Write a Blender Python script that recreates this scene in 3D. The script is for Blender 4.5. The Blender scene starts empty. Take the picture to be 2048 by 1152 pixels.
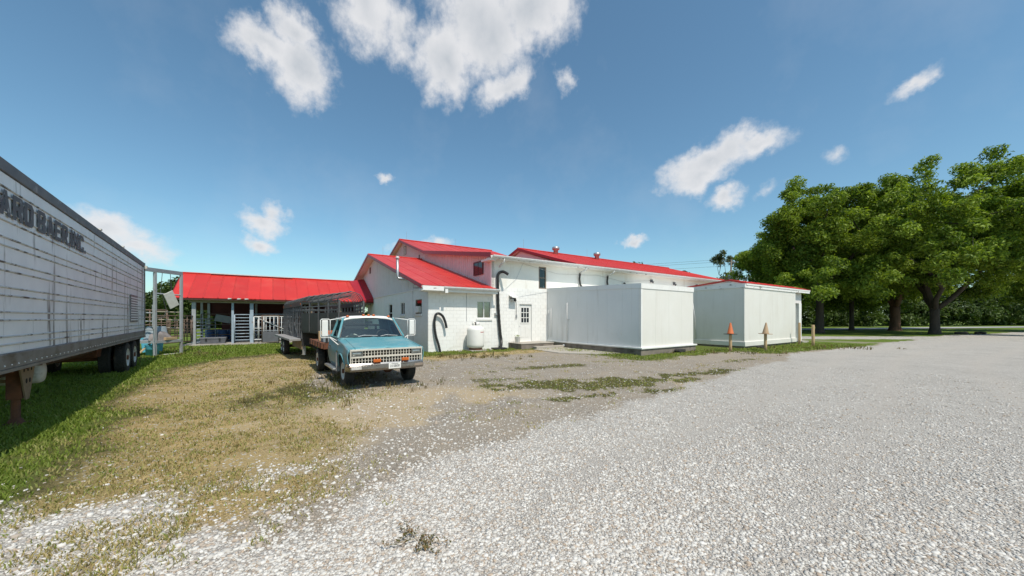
import bpy, bmesh, math, random
import numpy as np
from mathutils import Vector, Matrix
random.seed(7)
RNG = np.random.default_rng(11)
scene = bpy.context.scene
COL = scene.collection
rad = math.radians

# ------------------------------------------------------------------ camera, sky, sun, exposure
EYE = 1.82
cam_d = bpy.data.cameras.new('camera')
cam_d.sensor_width = 36.0
cam_d.lens = 36.0 * 717 / 2048
cam_d.shift_y = 60.0 / 2048
cam_d.clip_start = 0.05
cam_d.clip_end = 3000
cam = bpy.data.objects.new('camera', cam_d)
cam.location = (0, 0, EYE)
cam.rotation_euler = (rad(90), 0, 0)
COL.objects.link(cam)
scene.camera = cam

SUN_AZ = rad(-56)      # direction to the sun, measured from +X towards +Y
SUN_EL = rad(58)
sun_d = bpy.data.lights.new('sun', 'SUN')
sun_d.energy = 4.1
sun_d.angle = rad(0.55)
sun_d.color = (1.0, 0.935, 0.84)
sun = bpy.data.objects.new('sun', sun_d)
sv = Vector((math.cos(SUN_AZ) * math.cos(SUN_EL), math.sin(SUN_AZ) * math.cos(SUN_EL), math.sin(SUN_EL)))
sun.rotation_euler = sv.to_track_quat('Z', 'Y').to_euler()
sun.location = (20, -30, 50)
COL.objects.link(sun)

vs = scene.view_settings
vs.view_transform = 'Standard'
vs.look = 'None'
vs.exposure = 0.08
vs.gamma = 1.0
vs.use_curve_mapping = False

world = bpy.data.worlds.new('World')
scene.world = world
world.use_nodes = True


def build_world():
    nt = world.node_tree
    nt.nodes.clear()
    N, Lk = nt.nodes.new, nt.links.new
    out = N('ShaderNodeOutputWorld')
    bg = N('ShaderNodeBackground')
    bg.inputs['Strength'].default_value = 0.132
    sky = N('ShaderNodeTexSky')
    sky.sky_type = 'NISHITA'
    sky.sun_disc = False
    sky.sun_elevation = SUN_EL
    sky.sun_rotation = math.pi / 2 - SUN_AZ
    sky.air_density = 1.0
    sky.dust_density = 0.8
    sky.ozone_density = 1.6
    tc = N('ShaderNodeTexCoord')
    sx = N('ShaderNodeSeparateXYZ')
    Lk(tc.outputs['Generated'], sx.inputs[0])

    def math_(op, a, b=None, clamp=False):
        m = N('ShaderNodeMath'); m.operation = op; m.use_clamp = clamp
        for i, v in enumerate((a, b)):
            if v is None: continue
            if isinstance(v, (int, float)): m.inputs[i].default_value = v
            else: Lk(v, m.inputs[i])
        return m.outputs[0]
    az = math_('ARCTAN2', sx.outputs[0], sx.outputs[1])
    el = math_('ARCSINE', sx.outputs[2])
    cb = N('ShaderNodeCombineXYZ')
    Lk(az, cb.inputs[0]); Lk(el, cb.inputs[1])

    def noise(scale, detail, rough=0.55):
        n = N('ShaderNodeTexNoise')
        n.inputs['Scale'].default_value = scale
        n.inputs['Detail'].default_value = detail
        n.inputs['Roughness'].default_value = rough
        Lk(cb.outputs[0], n.inputs['Vector'])
        return n
    warp = noise(9, 8, 0.6)
    vm = N('ShaderNodeVectorMath'); vm.operation = 'SUBTRACT'
    Lk(warp.outputs['Color'], vm.inputs[0]); vm.inputs[1].default_value = (.5, .5, .5)
    vsx = N('ShaderNodeVectorMath'); vsx.operation = 'SCALE'
    Lk(vm.outputs[0], vsx.inputs[0]); vsx.inputs['Scale'].default_value = 0.085
    w2 = noise(34, 6, 0.6)
    vm2 = N('ShaderNodeVectorMath'); vm2.operation = 'SUBTRACT'
    Lk(w2.outputs['Color'], vm2.inputs[0]); vm2.inputs[1].default_value = (.5, .5, .5)
    vs2 = N('ShaderNodeVectorMath'); vs2.operation = 'SCALE'; vs2.inputs['Scale'].default_value = 0.028
    Lk(vm2.outputs[0], vs2.inputs[0])
    va0 = N('ShaderNodeVectorMath'); va0.operation = 'ADD'
    Lk(cb.outputs[0], va0.inputs[0]); Lk(vsx.outputs[0], va0.inputs[1])
    va = N('ShaderNodeVectorMath'); va.operation = 'ADD'
    Lk(va0.outputs[0], va.inputs[0]); Lk(vs2.outputs[0], va.inputs[1])

    # cumulus clouds: azimuth, elevation, half width, half height (degrees), tilt, weight
    clouds = [(-30.6, 31.0, 4.6, 4.2, 0, 1.05), (-34.8, 32.0, 4.4, 2.6, 0, .95), (-31.5, 34.8, 3.2, 2.6, 0, .9), (-22.0, 39.0, 5.5, 5.5, -40, .9), (-17.5, 37, 4, 4, 0, .62),
              (-4.5, 39.0, 9.5, 6.5, 8, 1.1), (-10.5, 35.5, 6, 5, 20, 1.0), (3.5, 40.5, 8, 5, 10, 1.0), (-1.0, 33.0, 6.2, 2.3, 22, .8), (8.6, 33.2, 1.5, 1.5, 0, .55),
              (29.0, 20.8, 7.2, 2.7, 14, 1.0), (27.5, 19.3, 5.0, 2.3, 12, .95), (33.5, 21.7, 5, 1.6, 2, .85), (31.0, 16.0, 2.4, 1.5, 12, .75), (35.6, 16.4, 1.8, .9, 15, .32),
              (-34.6, 12.3, 3.2, 1.7, -10, .85), (-33.8, 13.7, 1.8, 1.9, 30, .7), (-35.2, 9.8, 2.2, 1.4, 0, .8), (-19.5, 19.6, 1.7, 1.0, 8, .75),
              (18.6, 11.2, 2.3, .85, 4, .85), (-48.8, 9.0, 5.0, 2.2, -12, .85), (-46.0, 7.5, 4, 1.6, -8, .7), (48.3, 23.4, 2.6, 1.0, 28, .62), (42.5, 18.5, 1.3, .6, 0, .22), (-11.5, 11.7, 2.2, 1.1, 0, .6), (-16.5, 10.6, 2.6, 1.2, 0, .55),
              # the same fair-weather sky carried on round the horizon
              (75, 24, 8, 4, 10, 1), (95, 38, 9, 6, -10, 1), (118, 18, 7, 3, 8, 1), (140, 42, 10, 7, 20, 1), (165, 22, 7, 3, -8, 1), (-172, 35, 8, 5, 5, 1), (-150, 17, 7, 3, 0, 1), (-125, 30, 9, 5, -12, 1), (-100, 44, 9, 6, 10, 1), (-78, 20, 7, 3, 8, 1), (-62, 36, 6, 4, 0, .9)]
    dens = None
    for (a, e, w, h, t, k) in clouds:
        mp = N('ShaderNodeMapping'); mp.vector_type = 'TEXTURE'
        mp.inputs['Location'].default_value = (rad(a), rad(e), 0)
        mp.inputs['Rotation'].default_value = (0, 0, rad(t))
        mp.inputs['Scale'].default_value = (rad(w) * 1.1, rad(h) * 1.1, 1)
        Lk(va.outputs[0], mp.inputs['Vector'])
        ln = N('ShaderNodeVectorMath'); ln.operation = 'LENGTH'
        Lk(mp.outputs[0], ln.inputs[0])
        d = math_('MULTIPLY', math_('SUBTRACT', 1.0, ln.outputs['Value']), k)
        dens = d if dens is None else math_('MAXIMUM', dens, d)
    fine = noise(24, 9, 0.62)
    fine_c = math_('MULTIPLY', math_('SUBTRACT', fine.outputs['Fac'], 0.5), 1.0)
    dd = math_('ADD', dens, fine_c)
    mr = N('ShaderNodeMapRange'); mr.interpolation_type = 'SMOOTHSTEP'
    mr.inputs['From Min'].default_value = -.06; mr.inputs['From Max'].default_value = 0.64
    Lk(dd, mr.inputs['Value'])
    # a faint veil of high haze between the clouds, thicker near the horizon
    veil = noise(2.6, 6, 0.6)
    mv = N('ShaderNodeMapRange'); mv.inputs['From Min'].default_value = 0.5; mv.inputs['From Max'].default_value = 0.85
    mv.inputs['To Max'].default_value = 0.16
    Lk(veil.outputs['Fac'], mv.inputs['Value'])
    fac = math_('MAXIMUM', math_('MULTIPLY', mr.outputs[0], 0.93), mv.outputs[0])
    # cloud brightness: sunlit tops, greyer thick parts
    shade = noise(11, 5, 0.5)
    thick = N('ShaderNodeMapRange'); thick.inputs['From Min'].default_value = 0.45; thick.inputs['From Max'].default_value = 1.1
    Lk(math_('ADD', dens, math_('MULTIPLY', math_('SUBTRACT', shade.outputs['Fac'], .5), .9)), thick.inputs['Value'])
    cc = N('ShaderNodeMix'); cc.data_type = 'RGBA'
    cc.inputs['A'].default_value = (5.9, 5.9, 6.0, 1)
    cc.inputs['B'].default_value = (4.1, 4.35, 4.65, 1)
    Lk(thick.outputs[0], cc.inputs['Factor'])
    hs = N('ShaderNodeMix'); hs.data_type = 'RGBA'; hs.blend_type = 'MULTIPLY'; hs.inputs['Factor'].default_value = 1.0
    hs.inputs['B'].default_value = (.82, 1.065, 1.035, 1)
    Lk(sky.outputs[0], hs.inputs['A'])
    mx = N('ShaderNodeMix'); mx.data_type = 'RGBA'
    Lk(fac, mx.inputs['Factor']); Lk(hs.outputs['Result'], mx.inputs['A']); Lk(cc.outputs['Result'], mx.inputs['B'])
    Lk(mx.outputs['Result'], bg.inputs['Color'])
    Lk(bg.outputs[0], out.inputs['Surface'])


build_world()

# ------------------------------------------------------------------ materials
def mat(name, c, c2=None, ns=2.0, rough=.75, metal=0., bump=0., bs=60., stretch=(1, 1, 1), spec=.4, dirt=None, ds=(1.2, 1.2, 1.2), dlo=.52, dhi=.7, rnd=0., obj_space=False, detail=6):
    m = bpy.data.materials.new(name); m.use_nodes = True
    nt = m.node_tree; N, Lk = nt.nodes.new, nt.links.new
    b = nt.nodes['Principled BSDF']
    b.inputs['Roughness'].default_value = rough
    b.inputs['Metallic'].default_value = metal
    b.inputs['Specular IOR Level'].default_value = spec
    if obj_space:
        pos = N('ShaderNodeTexCoord').outputs['Object']
    else:
        pos = N('ShaderNodeNewGeometry').outputs['Position']

    def noise(scale, st, det=detail):
        mp = N('ShaderNodeMapping'); mp.inputs['Scale'].default_value = st
        Lk(pos, mp.inputs['Vector'])
        n = N('ShaderNodeTexNoise'); n.inputs['Scale'].default_value = scale; n.inputs['Detail'].default_value = det
        n.inputs['Roughness'].default_value = .6
        Lk(mp.outputs[0], n.inputs['Vector']); return n.outputs['Fac']

    def mixc(f, a, bb):
        x = N('ShaderNodeMix'); x.data_type = 'RGBA'
        Lk(f, x.inputs['Factor'])
        for key, v in (('A', a), ('B', bb)):
            if isinstance(v, tuple): x.inputs[key].default_value = (*v, 1)
            else: Lk(v, x.inputs[key])
        return x.outputs['Result']

    def ramp(v, lo, hi):
        r = N('ShaderNodeMapRange'); r.inputs['From Min'].default_value = lo; r.inputs['From Max'].default_value = hi
        Lk(v, r.inputs['Value']); return r.outputs[0]
    col = c
    if c2 is not None:
        col = mixc(ramp(noise(ns, stretch), .3, .7), c, c2)
    if dirt is not None:
        col = mixc(ramp(noise(1.0, ds, 8), dlo, dhi), col, dirt)
    if rnd:
        oi = N('ShaderNodeObjectInfo')
        hv = N('ShaderNodeHueSaturation')
        Lk(ramp(oi.outputs['Random'], -1 / rnd if rnd else 0, 0), hv.inputs['Value']) if False else None
        r = N('ShaderNodeMapRange'); r.inputs['To Min'].default_value = 1 - rnd; r.inputs['To Max'].default_value = 1 + rnd
        Lk(oi.outputs['Random'], r.inputs['Value']); Lk(r.outputs[0], hv.inputs['Value'])
        if isinstance(col, tuple): hv.inputs['Color'].default_value = (*col, 1)
        else: Lk(col, hv.inputs['Color'])
        col = hv.outputs[0]
    if isinstance(col, tuple): b.inputs['Base Color'].default_value = (*col, 1)
    else: Lk(col, b.inputs['Base Color'])
    if bump:
        bp = N('ShaderNodeBump'); bp.inputs['Strength'].default_value = bump; bp.inputs['Distance'].default_value = .01
        Lk(noise(bs, (1, 1, 1), 3), bp.inputs['Height']); Lk(bp.outputs[0], b.inputs['Normal'])
    return m


def glass_mat(name, tint, refl=.10):
    m = bpy.data.materials.new(name); m.use_nodes = True
    nt = m.node_tree; nt.nodes.clear(); N, Lk = nt.nodes.new, nt.links.new
    o = N('ShaderNodeOutputMaterial'); t = N('ShaderNodeBsdfTransparent'); g = N('ShaderNodeBsdfGlossy'); x = N('ShaderNodeMixShader')
    t.inputs[0].default_value = (*tint, 1); g.inputs['Roughness'].default_value = .03
    lw = N('ShaderNodeFresnel'); lw.inputs['IOR'].default_value = 1.5
    ad = N('ShaderNodeMath'); ad.operation = 'ADD'; ad.use_clamp = True; ad.inputs[1].default_value = refl
    Lk(lw.outputs[0], ad.inputs[0]); Lk(ad.outputs[0], x.inputs[0]); Lk(t.outputs[0], x.inputs[1]); Lk(g.outputs[0], x.inputs[2]); Lk(x.outputs[0], o.inputs[0])
    return m


MT = {}
MT['white_block'] = mat('white_block', (.84, .825, .79), (.79, .77, .73), 1.2, .8, bump=.25, bs=45, dirt=(.62, .58, .5), ds=(.5, .5, 1.6), dlo=.6, dhi=.85, rnd=.02)
MT['white_plaster'] = mat('white_plaster', (.84, .82, .77), (.80, .77, .71), .8, .8, bump=.15, bs=30, dirt=(.6, .54, .44), ds=(1.6, 1.6, .35), dlo=.57, dhi=.85)
MT['white_trim'] = mat('white_trim', (.8, .79, .76), (.72, .7, .66), 3, .6, dirt=(.45, .4, .34), ds=(3, 3, 1.5), dlo=.62, dhi=.8)
MT['siding'] = mat('siding', (.74, .70, .69), (.68, .63, .62), 2, .7, dirt=(.5, .44, .42), ds=(3.5, 3.5, .4), dlo=.6, dhi=.85, rnd=.03)
MT['red_metal'] = mat('red_metal', (.56, .030, .020), (.48, .028, .020), .7, .42, 0., spec=.5, dirt=(.56, .065, .045), ds=(.9, .9, .35), dlo=.5, dhi=.8, rnd=.08)
MT['siding_red_bounce'] = mat('siding_red_bounce', (.74, .60, .60), (.66, .53, .53), 2, .7, dirt=(.5, .42, .41), ds=(3.5, 3.5, .4), dlo=.6, dhi=.85, rnd=.03)  # red light bounced off the roofs is put into this siding colour as pink
MT['red_trim'] = mat('red_trim', (.36, .015, .025), (.30, .015, .025), 2, .45)
MT['cooler'] = mat('cooler', (.74, .715, .665), (.70, .67, .61), .9, .42, spec=.5, dirt=(.60, .56, .50), ds=(2.2, 2.2, .22), dlo=.54, dhi=.9)
MT['cooler_side'] = mat('cooler_side', (.78, .78, .77), (.74, .74, .73), .9, .3, spec=.6, dirt=(.5, .48, .44), ds=(2.2, 2.2, .22), dlo=.56, dhi=.86)
MT['fascia_worn'] = mat('fascia_worn', (.8, .79, .76), (.74, .72, .69), 3, .6, dirt=(.16, .13, .11), ds=(2.6, 2.6, 9), dlo=.58, dhi=.66)
MT['concrete'] = mat('concrete', (.42, .38, .32), (.34, .31, .27), 2.5, .9, bump=.4, bs=60, dirt=(.24, .2, .16), ds=(1.5, 1.5, 1.5), dlo=.55, dhi=.75)
MT['concrete_dark'] = mat('concrete_dark', (.25, .21, .17), (.17, .145, .12), 3, .9, bump=.5, bs=50, dirt=(.09, .075, .06), ds=(1.5, 1.5, 3), dlo=.5, dhi=.7)
MT['black_plastic'] = mat('black_plastic', (.018, .018, .018), (.03, .03, .03), 8, .38)
MT['galv'] = mat('galv', (.5, .5, .5), (.38, .38, .38), 5, .4, .7)
MT['pipe_white'] = mat('pipe_white', (.62, .62, .61), (.5, .49, .47), 6, .5)
MT['pipe_blue'] = mat('pipe_blue', (.34, .41, .48), (.28, .33, .38), 4, .5, dirt=(.22, .13, .08), ds=(5, 5, 5), dlo=.6, dhi=.75)
MT['pipe_brown'] = mat('pipe_brown', (.11, .08, .06), (.16, .1, .07), 5, .7)
MT['steel_post'] = mat('steel_post', (.42, .43, .44), (.34, .34, .34), 4, .55, .3, dirt=(.2, .13, .09), ds=(5, 5, 3), dlo=.6, dhi=.75)
MT['dark_window'] = mat('dark_window', (.02, .025, .03), None, rough=.06, spec=.6)
MT['glass'] = glass_mat('glass', (.80, .90, .88), .10)
MT['glass_dark'] = glass_mat('glass_dark', (.35, .4, .42), .02)
MT['dark_void'] = mat('dark_void', (.012, .011, .01), None, rough=.9)
MT['brown_frame'] = mat('brown_frame', (.20, .15, .12), (.28, .22, .17), 6, .8)
MT['maroon'] = mat('maroon', (.10, .014, .02), (.08, .012, .016), 3, .5)
MT['curtain'] = mat('curtain', (.70, .22, .20), (.72, .52, .48), 3.2, .9)
MT['rust'] = mat('rust', (.20, .075, .035), (.12, .05, .03), 5, .85, bump=.4, bs=80, dirt=(.07, .035, .025), ds=(4, 4, 4), dlo=.5, dhi=.7)
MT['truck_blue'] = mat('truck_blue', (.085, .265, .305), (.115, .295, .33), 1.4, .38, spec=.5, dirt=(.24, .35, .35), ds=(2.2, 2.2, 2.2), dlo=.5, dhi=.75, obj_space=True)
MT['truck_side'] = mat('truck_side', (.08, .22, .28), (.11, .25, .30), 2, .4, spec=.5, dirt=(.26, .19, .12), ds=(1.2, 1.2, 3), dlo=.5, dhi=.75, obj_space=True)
MT['truck_white'] = mat('truck_white', (.78, .77, .74), (.7, .68, .64), 2, .4, spec=.5)
MT['chrome'] = mat('chrome', (.40, .39, .38), (.30, .29, .28), 3, .26, .95, dirt=(.2, .13, .09), ds=(4, 4, 9), dlo=.58, dhi=.74)
MT['grille'] = mat('grille', (.62, .58, .5), (.52, .48, .41), 5, .5)
MT['amber'] = mat('amber', (.55, .13, .015), (.45, .09, .01), 8, .25, spec=.6)
MT['lamp_glass'] = mat('lamp_glass', (.20, .22, .21), (.34, .36, .35), 14, .12, .35, spec=.7)
MT['rubber'] = mat('rubber', (.028, .027, .026), (.045, .042, .038), 5, .85, bump=.3, bs=90, dirt=(.11, .09, .07), ds=(6, 6, 6), dlo=.55, dhi=.8)
MT['rim_white'] = mat('rim_white', (.66, .66, .64), (.5, .49, .46), 6, .5, dirt=(.25, .2, .15), ds=(6, 6, 6), dlo=.58, dhi=.75)
MT['black_paint'] = mat('black_paint', (.022, .022, .024), (.04, .036, .033), 3, .5, dirt=(.1, .07, .05), ds=(4, 4, 4), dlo=.6, dhi=.78)
MT['grey_bar'] = mat('grey_bar', (.11, .115, .12), (.07, .07, .07), 5, .5, dirt=(.13, .08, .05), ds=(6, 6, 6), dlo=.6, dhi=.75)
MT['deck_grey'] = mat('deck_grey', (.30, .29, .28), (.22, .21, .2), 4, .7)
MT['interior'] = mat('interior', (.07, .11, .12), (.09, .13, .14), 4, .8)
MT['cloth_white'] = mat('cloth_white', (.6, .58, .55), (.45, .43, .4), 9, .9)
MT['trailer_skin'] = mat('trailer_skin', (.84, .84, .85), (.72, .72, .74), 1.6, .5, spec=.45, dirt=(.10, .095, .085), ds=(3.0, 3.0, .40), dlo=.57, dhi=.68, detail=9)
MT['trailer_rail'] = mat('trailer_rail', (.10, .10, .11), (.16, .155, .15), 3, .6, .2, dirt=(.26, .25, .24), ds=(5, 5, 5), dlo=.58, dhi=.7)
MT['trailer_bottom'] = mat('trailer_bottom', (.26, .27, .28), (.18, .18, .18), 2.5, .5, .5, dirt=(.10, .085, .07), ds=(2, 2, 5), dlo=.52, dhi=.72)
MT['trailer_rib'] = mat('trailer_rib', (.48, .46, .44), (.70, .70, .70), 2.5, .6, dirt=(.08, .06, .05), ds=(5, 5, 5), dlo=.5, dhi=.62)
MT['letter'] = mat('letter', (.07, .07, .08), (.12, .12, .13), 4, .7, dirt=(.35, .35, .36), ds=(8, 8, 8), dlo=.62, dhi=.72)
MT['underside'] = mat('underside', (.05, .038, .03), (.09, .055, .035), 3, .9)
MT['tan_steel'] = mat('tan_steel', (.27, .20, .13), (.2, .14, .09), 4, .7, dirt=(.1, .05, .03), ds=(4, 4, 4), dlo=.55, dhi=.72)
MT['tan_wood'] = mat('tan_wood', (.5, .36, .2), (.42, .28, .15), 5, .8, stretch=(6, 6, .6), bump=.3, bs=40)
MT['beam_tan'] = mat('beam_tan', (.36, .31, .23), (.29, .25, .18), 3, .8)
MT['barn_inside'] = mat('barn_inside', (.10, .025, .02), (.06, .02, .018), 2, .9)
MT['cone_orange'] = mat('cone_orange', (.62, .16, .05), (.52, .14, .05), 4, .6, dirt=(.3, .12, .06), ds=(6, 6, 6), dlo=.6, dhi=.8)
MT['cone_faded'] = mat('cone_faded', (.46, .32, .2), (.38, .26, .15), 4, .7, dirt=(.28, .18, .1), ds=(6, 6, 6), dlo=.55, dhi=.8)
MT['tank_white'] = mat('tank_white', (.78, .77, .73), (.72, .70, .65), 2, .45, dirt=(.55, .48, .4), ds=(3, 3, 3), dlo=.62, dhi=.85)
MT['light_blue'] = mat('light_blue', (.10, .42, .56), (.12, .46, .6), 3, .55)
MT['tub_grey'] = mat('tub_grey', (.20, .25, .28), (.24, .28, .3), 4, .6)
MT['tarp'] = mat('tarp', (.26, .23, .22), (.18, .16, .15), 7, .9, bump=.6, bs=20)
MT['drum_blue'] = mat('drum_blue', (.03, .07, .18), (.04, .09, .2), 3, .5)
MT['tool_grey'] = mat('tool_grey', (.13, .135, .15), (.1, .1, .11), 4, .6)
MT['board_white'] = mat('board_white', (.6, .58, .52), (.5, .47, .42), 5, .8)
MT['pole_wood'] = mat('pole_wood', (.24, .2, .16), (.18, .15, .12), 3, .9)
MT['wire'] = mat('wire', (.06, .06, .06), None, rough=.6)
MT['bark'] = mat('bark', (.085, .065, .05), (.05, .038, .03), 4, .95, bump=1., bs=14, stretch=(1, 1, .3))
MT['bark_brown'] = mat('bark_brown', (.17, .09, .06), (.09, .05, .035), 3, .95, bump=1., bs=10, stretch=(1, 1, .3))
MT['red_paint'] = mat('red_paint', (.5, .03, .04), None, rough=.6)


def leaf_mat(name, a, b, dark=None, trans=.35):
    m = bpy.data.materials.new(name); m.use_nodes = True
    nt = m.node_tree; nt.nodes.clear(); N, Lk = nt.nodes.new, nt.links.new
    o = N('ShaderNodeOutputMaterial'); at = N('ShaderNodeAttribute'); at.attribute_name = 'tint'
    x = N('ShaderNodeMix'); x.data_type = 'RGBA'; x.inputs['A'].default_value = (*a, 1); x.inputs['B'].default_value = (*b, 1)
    Lk(at.outputs['Fac'], x.inputs['Factor'])
    col = x.outputs['Result']
    if dark is not None:
        at2 = N('ShaderNodeAttribute'); at2.attribute_name = 'dry'
        y = N('ShaderNodeMix'); y.data_type = 'RGBA'; Lk(at2.outputs['Fac'], y.inputs['Factor']); Lk(col, y.inputs['A']); y.inputs['B'].default_value = (*dark, 1)
        col = y.outputs['Result']
    d = N('ShaderNodeBsdfPrincipled'); d.inputs['Roughness'].default_value = .55; d.inputs['Specular IOR Level'].default_value = .25
    t = N('ShaderNodeBsdfTranslucent'); ms = N('ShaderNodeMixShader'); ms.inputs[0].default_value = trans
    hs = N('ShaderNodeHueSaturation'); hs.inputs['Value'].default_value = 1.5; hs.inputs['Saturation'].default_value = 1.1
    Lk(col, hs.inputs['Color']); Lk(hs.outputs[0], t.inputs[0])
    Lk(col, d.inputs['Base Color']); Lk(d.outputs[0], ms.inputs[1]); Lk(t.outputs[0], ms.inputs[2]); Lk(ms.outputs[0], o.inputs[0])
    return m


MT['leaf'] = leaf_mat('leaf', (.055, .105, .011), (.31, .40, .055))
MT['leaf_far'] = leaf_mat('leaf_far', (.026, .05, .012), (.10, .145, .028), None, .25)
MT['leaf_olive'] = leaf_mat('leaf_olive', (.06, .08, .03), (.14, .16, .06))
MT['grass'] = leaf_mat('grass', (.10, .155, .02), (.25, .31, .05), (.42, .32, .15), .3)
MT['weed'] = leaf_mat('weed', (.05, .07, .02), (.16, .15, .05), (.26, .15, .07), .2)

# ------------------------------------------------------------------ mesh helpers
class MB:
    def __init__(self): self.v = []; self.f = []

    def add(self, vs, fs):
        o = len(self.v); self.v += [tuple(p) for p in vs]; self.f += [tuple(i + o for i in f) for f in fs]; return self

    def hexa(self, p):
        return self.add(p, [(0, 3, 2, 1), (4, 5, 6, 7), (0, 1, 5, 4), (1, 2, 6, 5), (2, 3, 7, 6), (3, 0, 4, 7)])

    def box(self, x0, x1, y0, y1, z0, z1):
        return self.hexa([(x0, y0, z0), (x1, y0, z0), (x1, y1, z0), (x0, y1, z0), (x0, y0, z1), (x1, y0, z1), (x1, y1, z1), (x0, y1, z1)])

    def obox(self, c, s, R=None):
        R = R or Matrix.Identity(3); c = Vector(c)
        P = []
        for k in (-.5, .5):
            for (i, j) in ((-.5, -.5), (.5, -.5), (.5, .5), (-.5, .5)):
                P.append(c + R @ Vector((i * s[0], j * s[1], k * s[2])))
        return self.hexa(P)

    def bar(self, a, b, w, h=None, up=(0, 0, 1)):
        a, b = Vector(a), Vector(b); d = (b - a); L = d.length; d.normalize(); u = Vector(up)
        if abs(d.dot(u)) > .98: u = Vector((1, 0, 0))
        x = d.cross(u).normalized(); z = x.cross(d)
        return self.obox((a + b) / 2, (w, L, h or w), Matrix((x, d, z)).transposed())

    def tube(self, pts, r, n=8, caps=True):
        pts = [Vector(p) for p in pts]; m = len(pts)
        rs = r if isinstance(r, (list, tuple)) else [r] * m
        vs, fs = [], []; px = None
        for i, p in enumerate(pts):
            t = (pts[min(i + 1, m - 1)] - pts[max(i - 1, 0)]).normalized()
            if px is None:
                px = t.orthogonal().normalized()
            else:
                px = (px - t * px.dot(t)).normalized()
            py = t.cross(px)
            for k in range(n):
                a = 2 * math.pi * k / n
                vs.append(p + (px * math.cos(a) + py * math.sin(a)) * rs[i])
        for i in range(m - 1):
            for k in range(n):
                k2 = (k + 1) % n
                fs.append((i * n + k, i * n + k2, (i + 1) * n + k2, (i + 1) * n + k))
        if caps:
            fs.append(tuple(range(n - 1, -1, -1))); fs.append(tuple((m - 1) * n + k for k in range(n)))
        return self.add(vs, fs)

    def lathe(self, prof, c=(0, 0, 0), axis='z', n=20, caps=True):
        vs, fs = [], []; m = len(prof)
        for (r, h) in prof:
            for k in range(n):
                a = 2 * math.pi * k / n; p, q = r * math.cos(a), r * math.sin(a)
                if axis == 'z': w = (p, q, h)
                elif axis == 'x': w = (h, p, q)
                else: w = (q, h, p)
                vs.append((c[0] + w[0], c[1] + w[1], c[2] + w[2]))
        for i in range(m - 1):
            for k in range(n):
                k2 = (k + 1) % n
                fs.append((i * n + k, i * n + k2, (i + 1) * n + k2, (i + 1) * n + k))
        if caps:
            fs.append(tuple(range(n - 1, -1, -1))); fs.append(tuple((m - 1) * n + k for k in range(n)))
        return self.add(vs, fs)

    def prism(self, poly, axis, lo, hi):
        # poly in the two other coordinates, extruded along axis
        def P(p, h):
            if axis == 'x': return (h, p[0], p[1])
            if axis == 'y': return (p[0], h, p[1])
            return (p[0], p[1], h)
        n = len(poly); vs = [P(p, lo) for p in poly] + [P(p, hi) for p in poly]
        fs = [tuple(range(n))[::-1], tuple(range(n, 2 * n))] + [(i, (i + 1) % n, n + (i + 1) % n, n + i) for i in range(n)]
        return self.add(vs, fs)

    def grid(self, fn, nu, nv):
        vs = [fn(i / nu, j / nv) for j in range(nv + 1) for i in range(nu + 1)]; w = nu + 1
        fs = [(j * w + i, j * w + i + 1, (j + 1) * w + i + 1, (j + 1) * w + i) for j in range(nv) for i in range(nu)]
        return self.add(vs, fs)

    def mesh(self, name, mt, smooth=False, fix=True):
        me = bpy.data.meshes.new(name); me.from_pydata(self.v, [], self.f)
        if fix:
            bm = bmesh.new(); bm.from_mesh(me); bmesh.ops.recalc_face_normals(bm, faces=bm.faces); bm.to_mesh(me); bm.free()
        if mt: me.materials.append(MT[mt] if isinstance(mt, str) else mt)
        if smooth: me.polygons.foreach_set('use_smooth', [True] * len(me.polygons))
        me.update(); return me

    def build(self, name, mt, parent=None, smooth=False, bevel=0, solid=0, auto=False):
        o = bpy.data.objects.new(name, self.mesh(name, mt, smooth)); COL.objects.link(o)
        if parent: o.parent = parent
        if solid:
            md = o.modifiers.new('solid', 'SOLIDIFY'); md.thickness = solid; md.offset = -1
        if bevel:
            md = o.modifiers.new('bevel', 'BEVEL'); md.width = bevel; md.segments = 2; md.limit_method = 'ANGLE'; md.angle_limit = rad(40)
        return o


def place(name, me, parent, loc=(0, 0, 0), rot=(0, 0, 0), scale=(1, 1, 1)):
    o = bpy.data.objects.new(name, me); COL.objects.link(o); o.parent = parent
    o.location = loc; o.rotation_euler = rot; o.scale = scale; return o


def tag(o, label, cat, group=None, kind=None):
    o['label'] = label; o['category'] = cat
    if group: o['group'] = group
    if kind: o['kind'] = kind
    return o


def thing(name, label, cat, loc=(0, 0, 0), rz=0., group=None):
    o = bpy.data.objects.new(name, None); COL.objects.link(o); o.location = loc; o.rotation_euler = (0, 0, rz)
    o.empty_display_size = .2
    return tag(o, label, cat, group)


def structure(o, label=None):
    o['kind'] = 'structure'
    if label: o['label'] = label
    return o


def np_mesh(name, V, F, mt, attrs=None, smooth=False):
    """V (n,3) float, F (m,k) int -> mesh"""
    me = bpy.data.meshes.new(name); n, (m, k) = len(V), F.shape
    me.vertices.add(n); me.vertices.foreach_set('co', np.ascontiguousarray(V, dtype=np.float32).ravel())
    me.loops.add(m * k); me.loops.foreach_set('vertex_index', np.ascontiguousarray(F, dtype=np.int32).ravel())
    me.polygons.add(m); me.polygons.foreach_set('loop_start', np.arange(0, m * k, k, dtype=np.int32))
    try: me.polygons.foreach_set('loop_total', np.full(m, k, dtype=np.int32))
    except Exception: pass
    if smooth: me.polygons.foreach_set('use_smooth', np.ones(m, dtype=bool))
    for an, av in (attrs or {}).items():
        a = me.attributes.new(an, 'FLOAT', 'POINT'); a.data.foreach_set('value', np.ascontiguousarray(av, dtype=np.float32))
    me.materials.append(MT[mt] if isinstance(mt, str) else mt)
    me.update(calc_edges=True); me.validate(); return me


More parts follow.
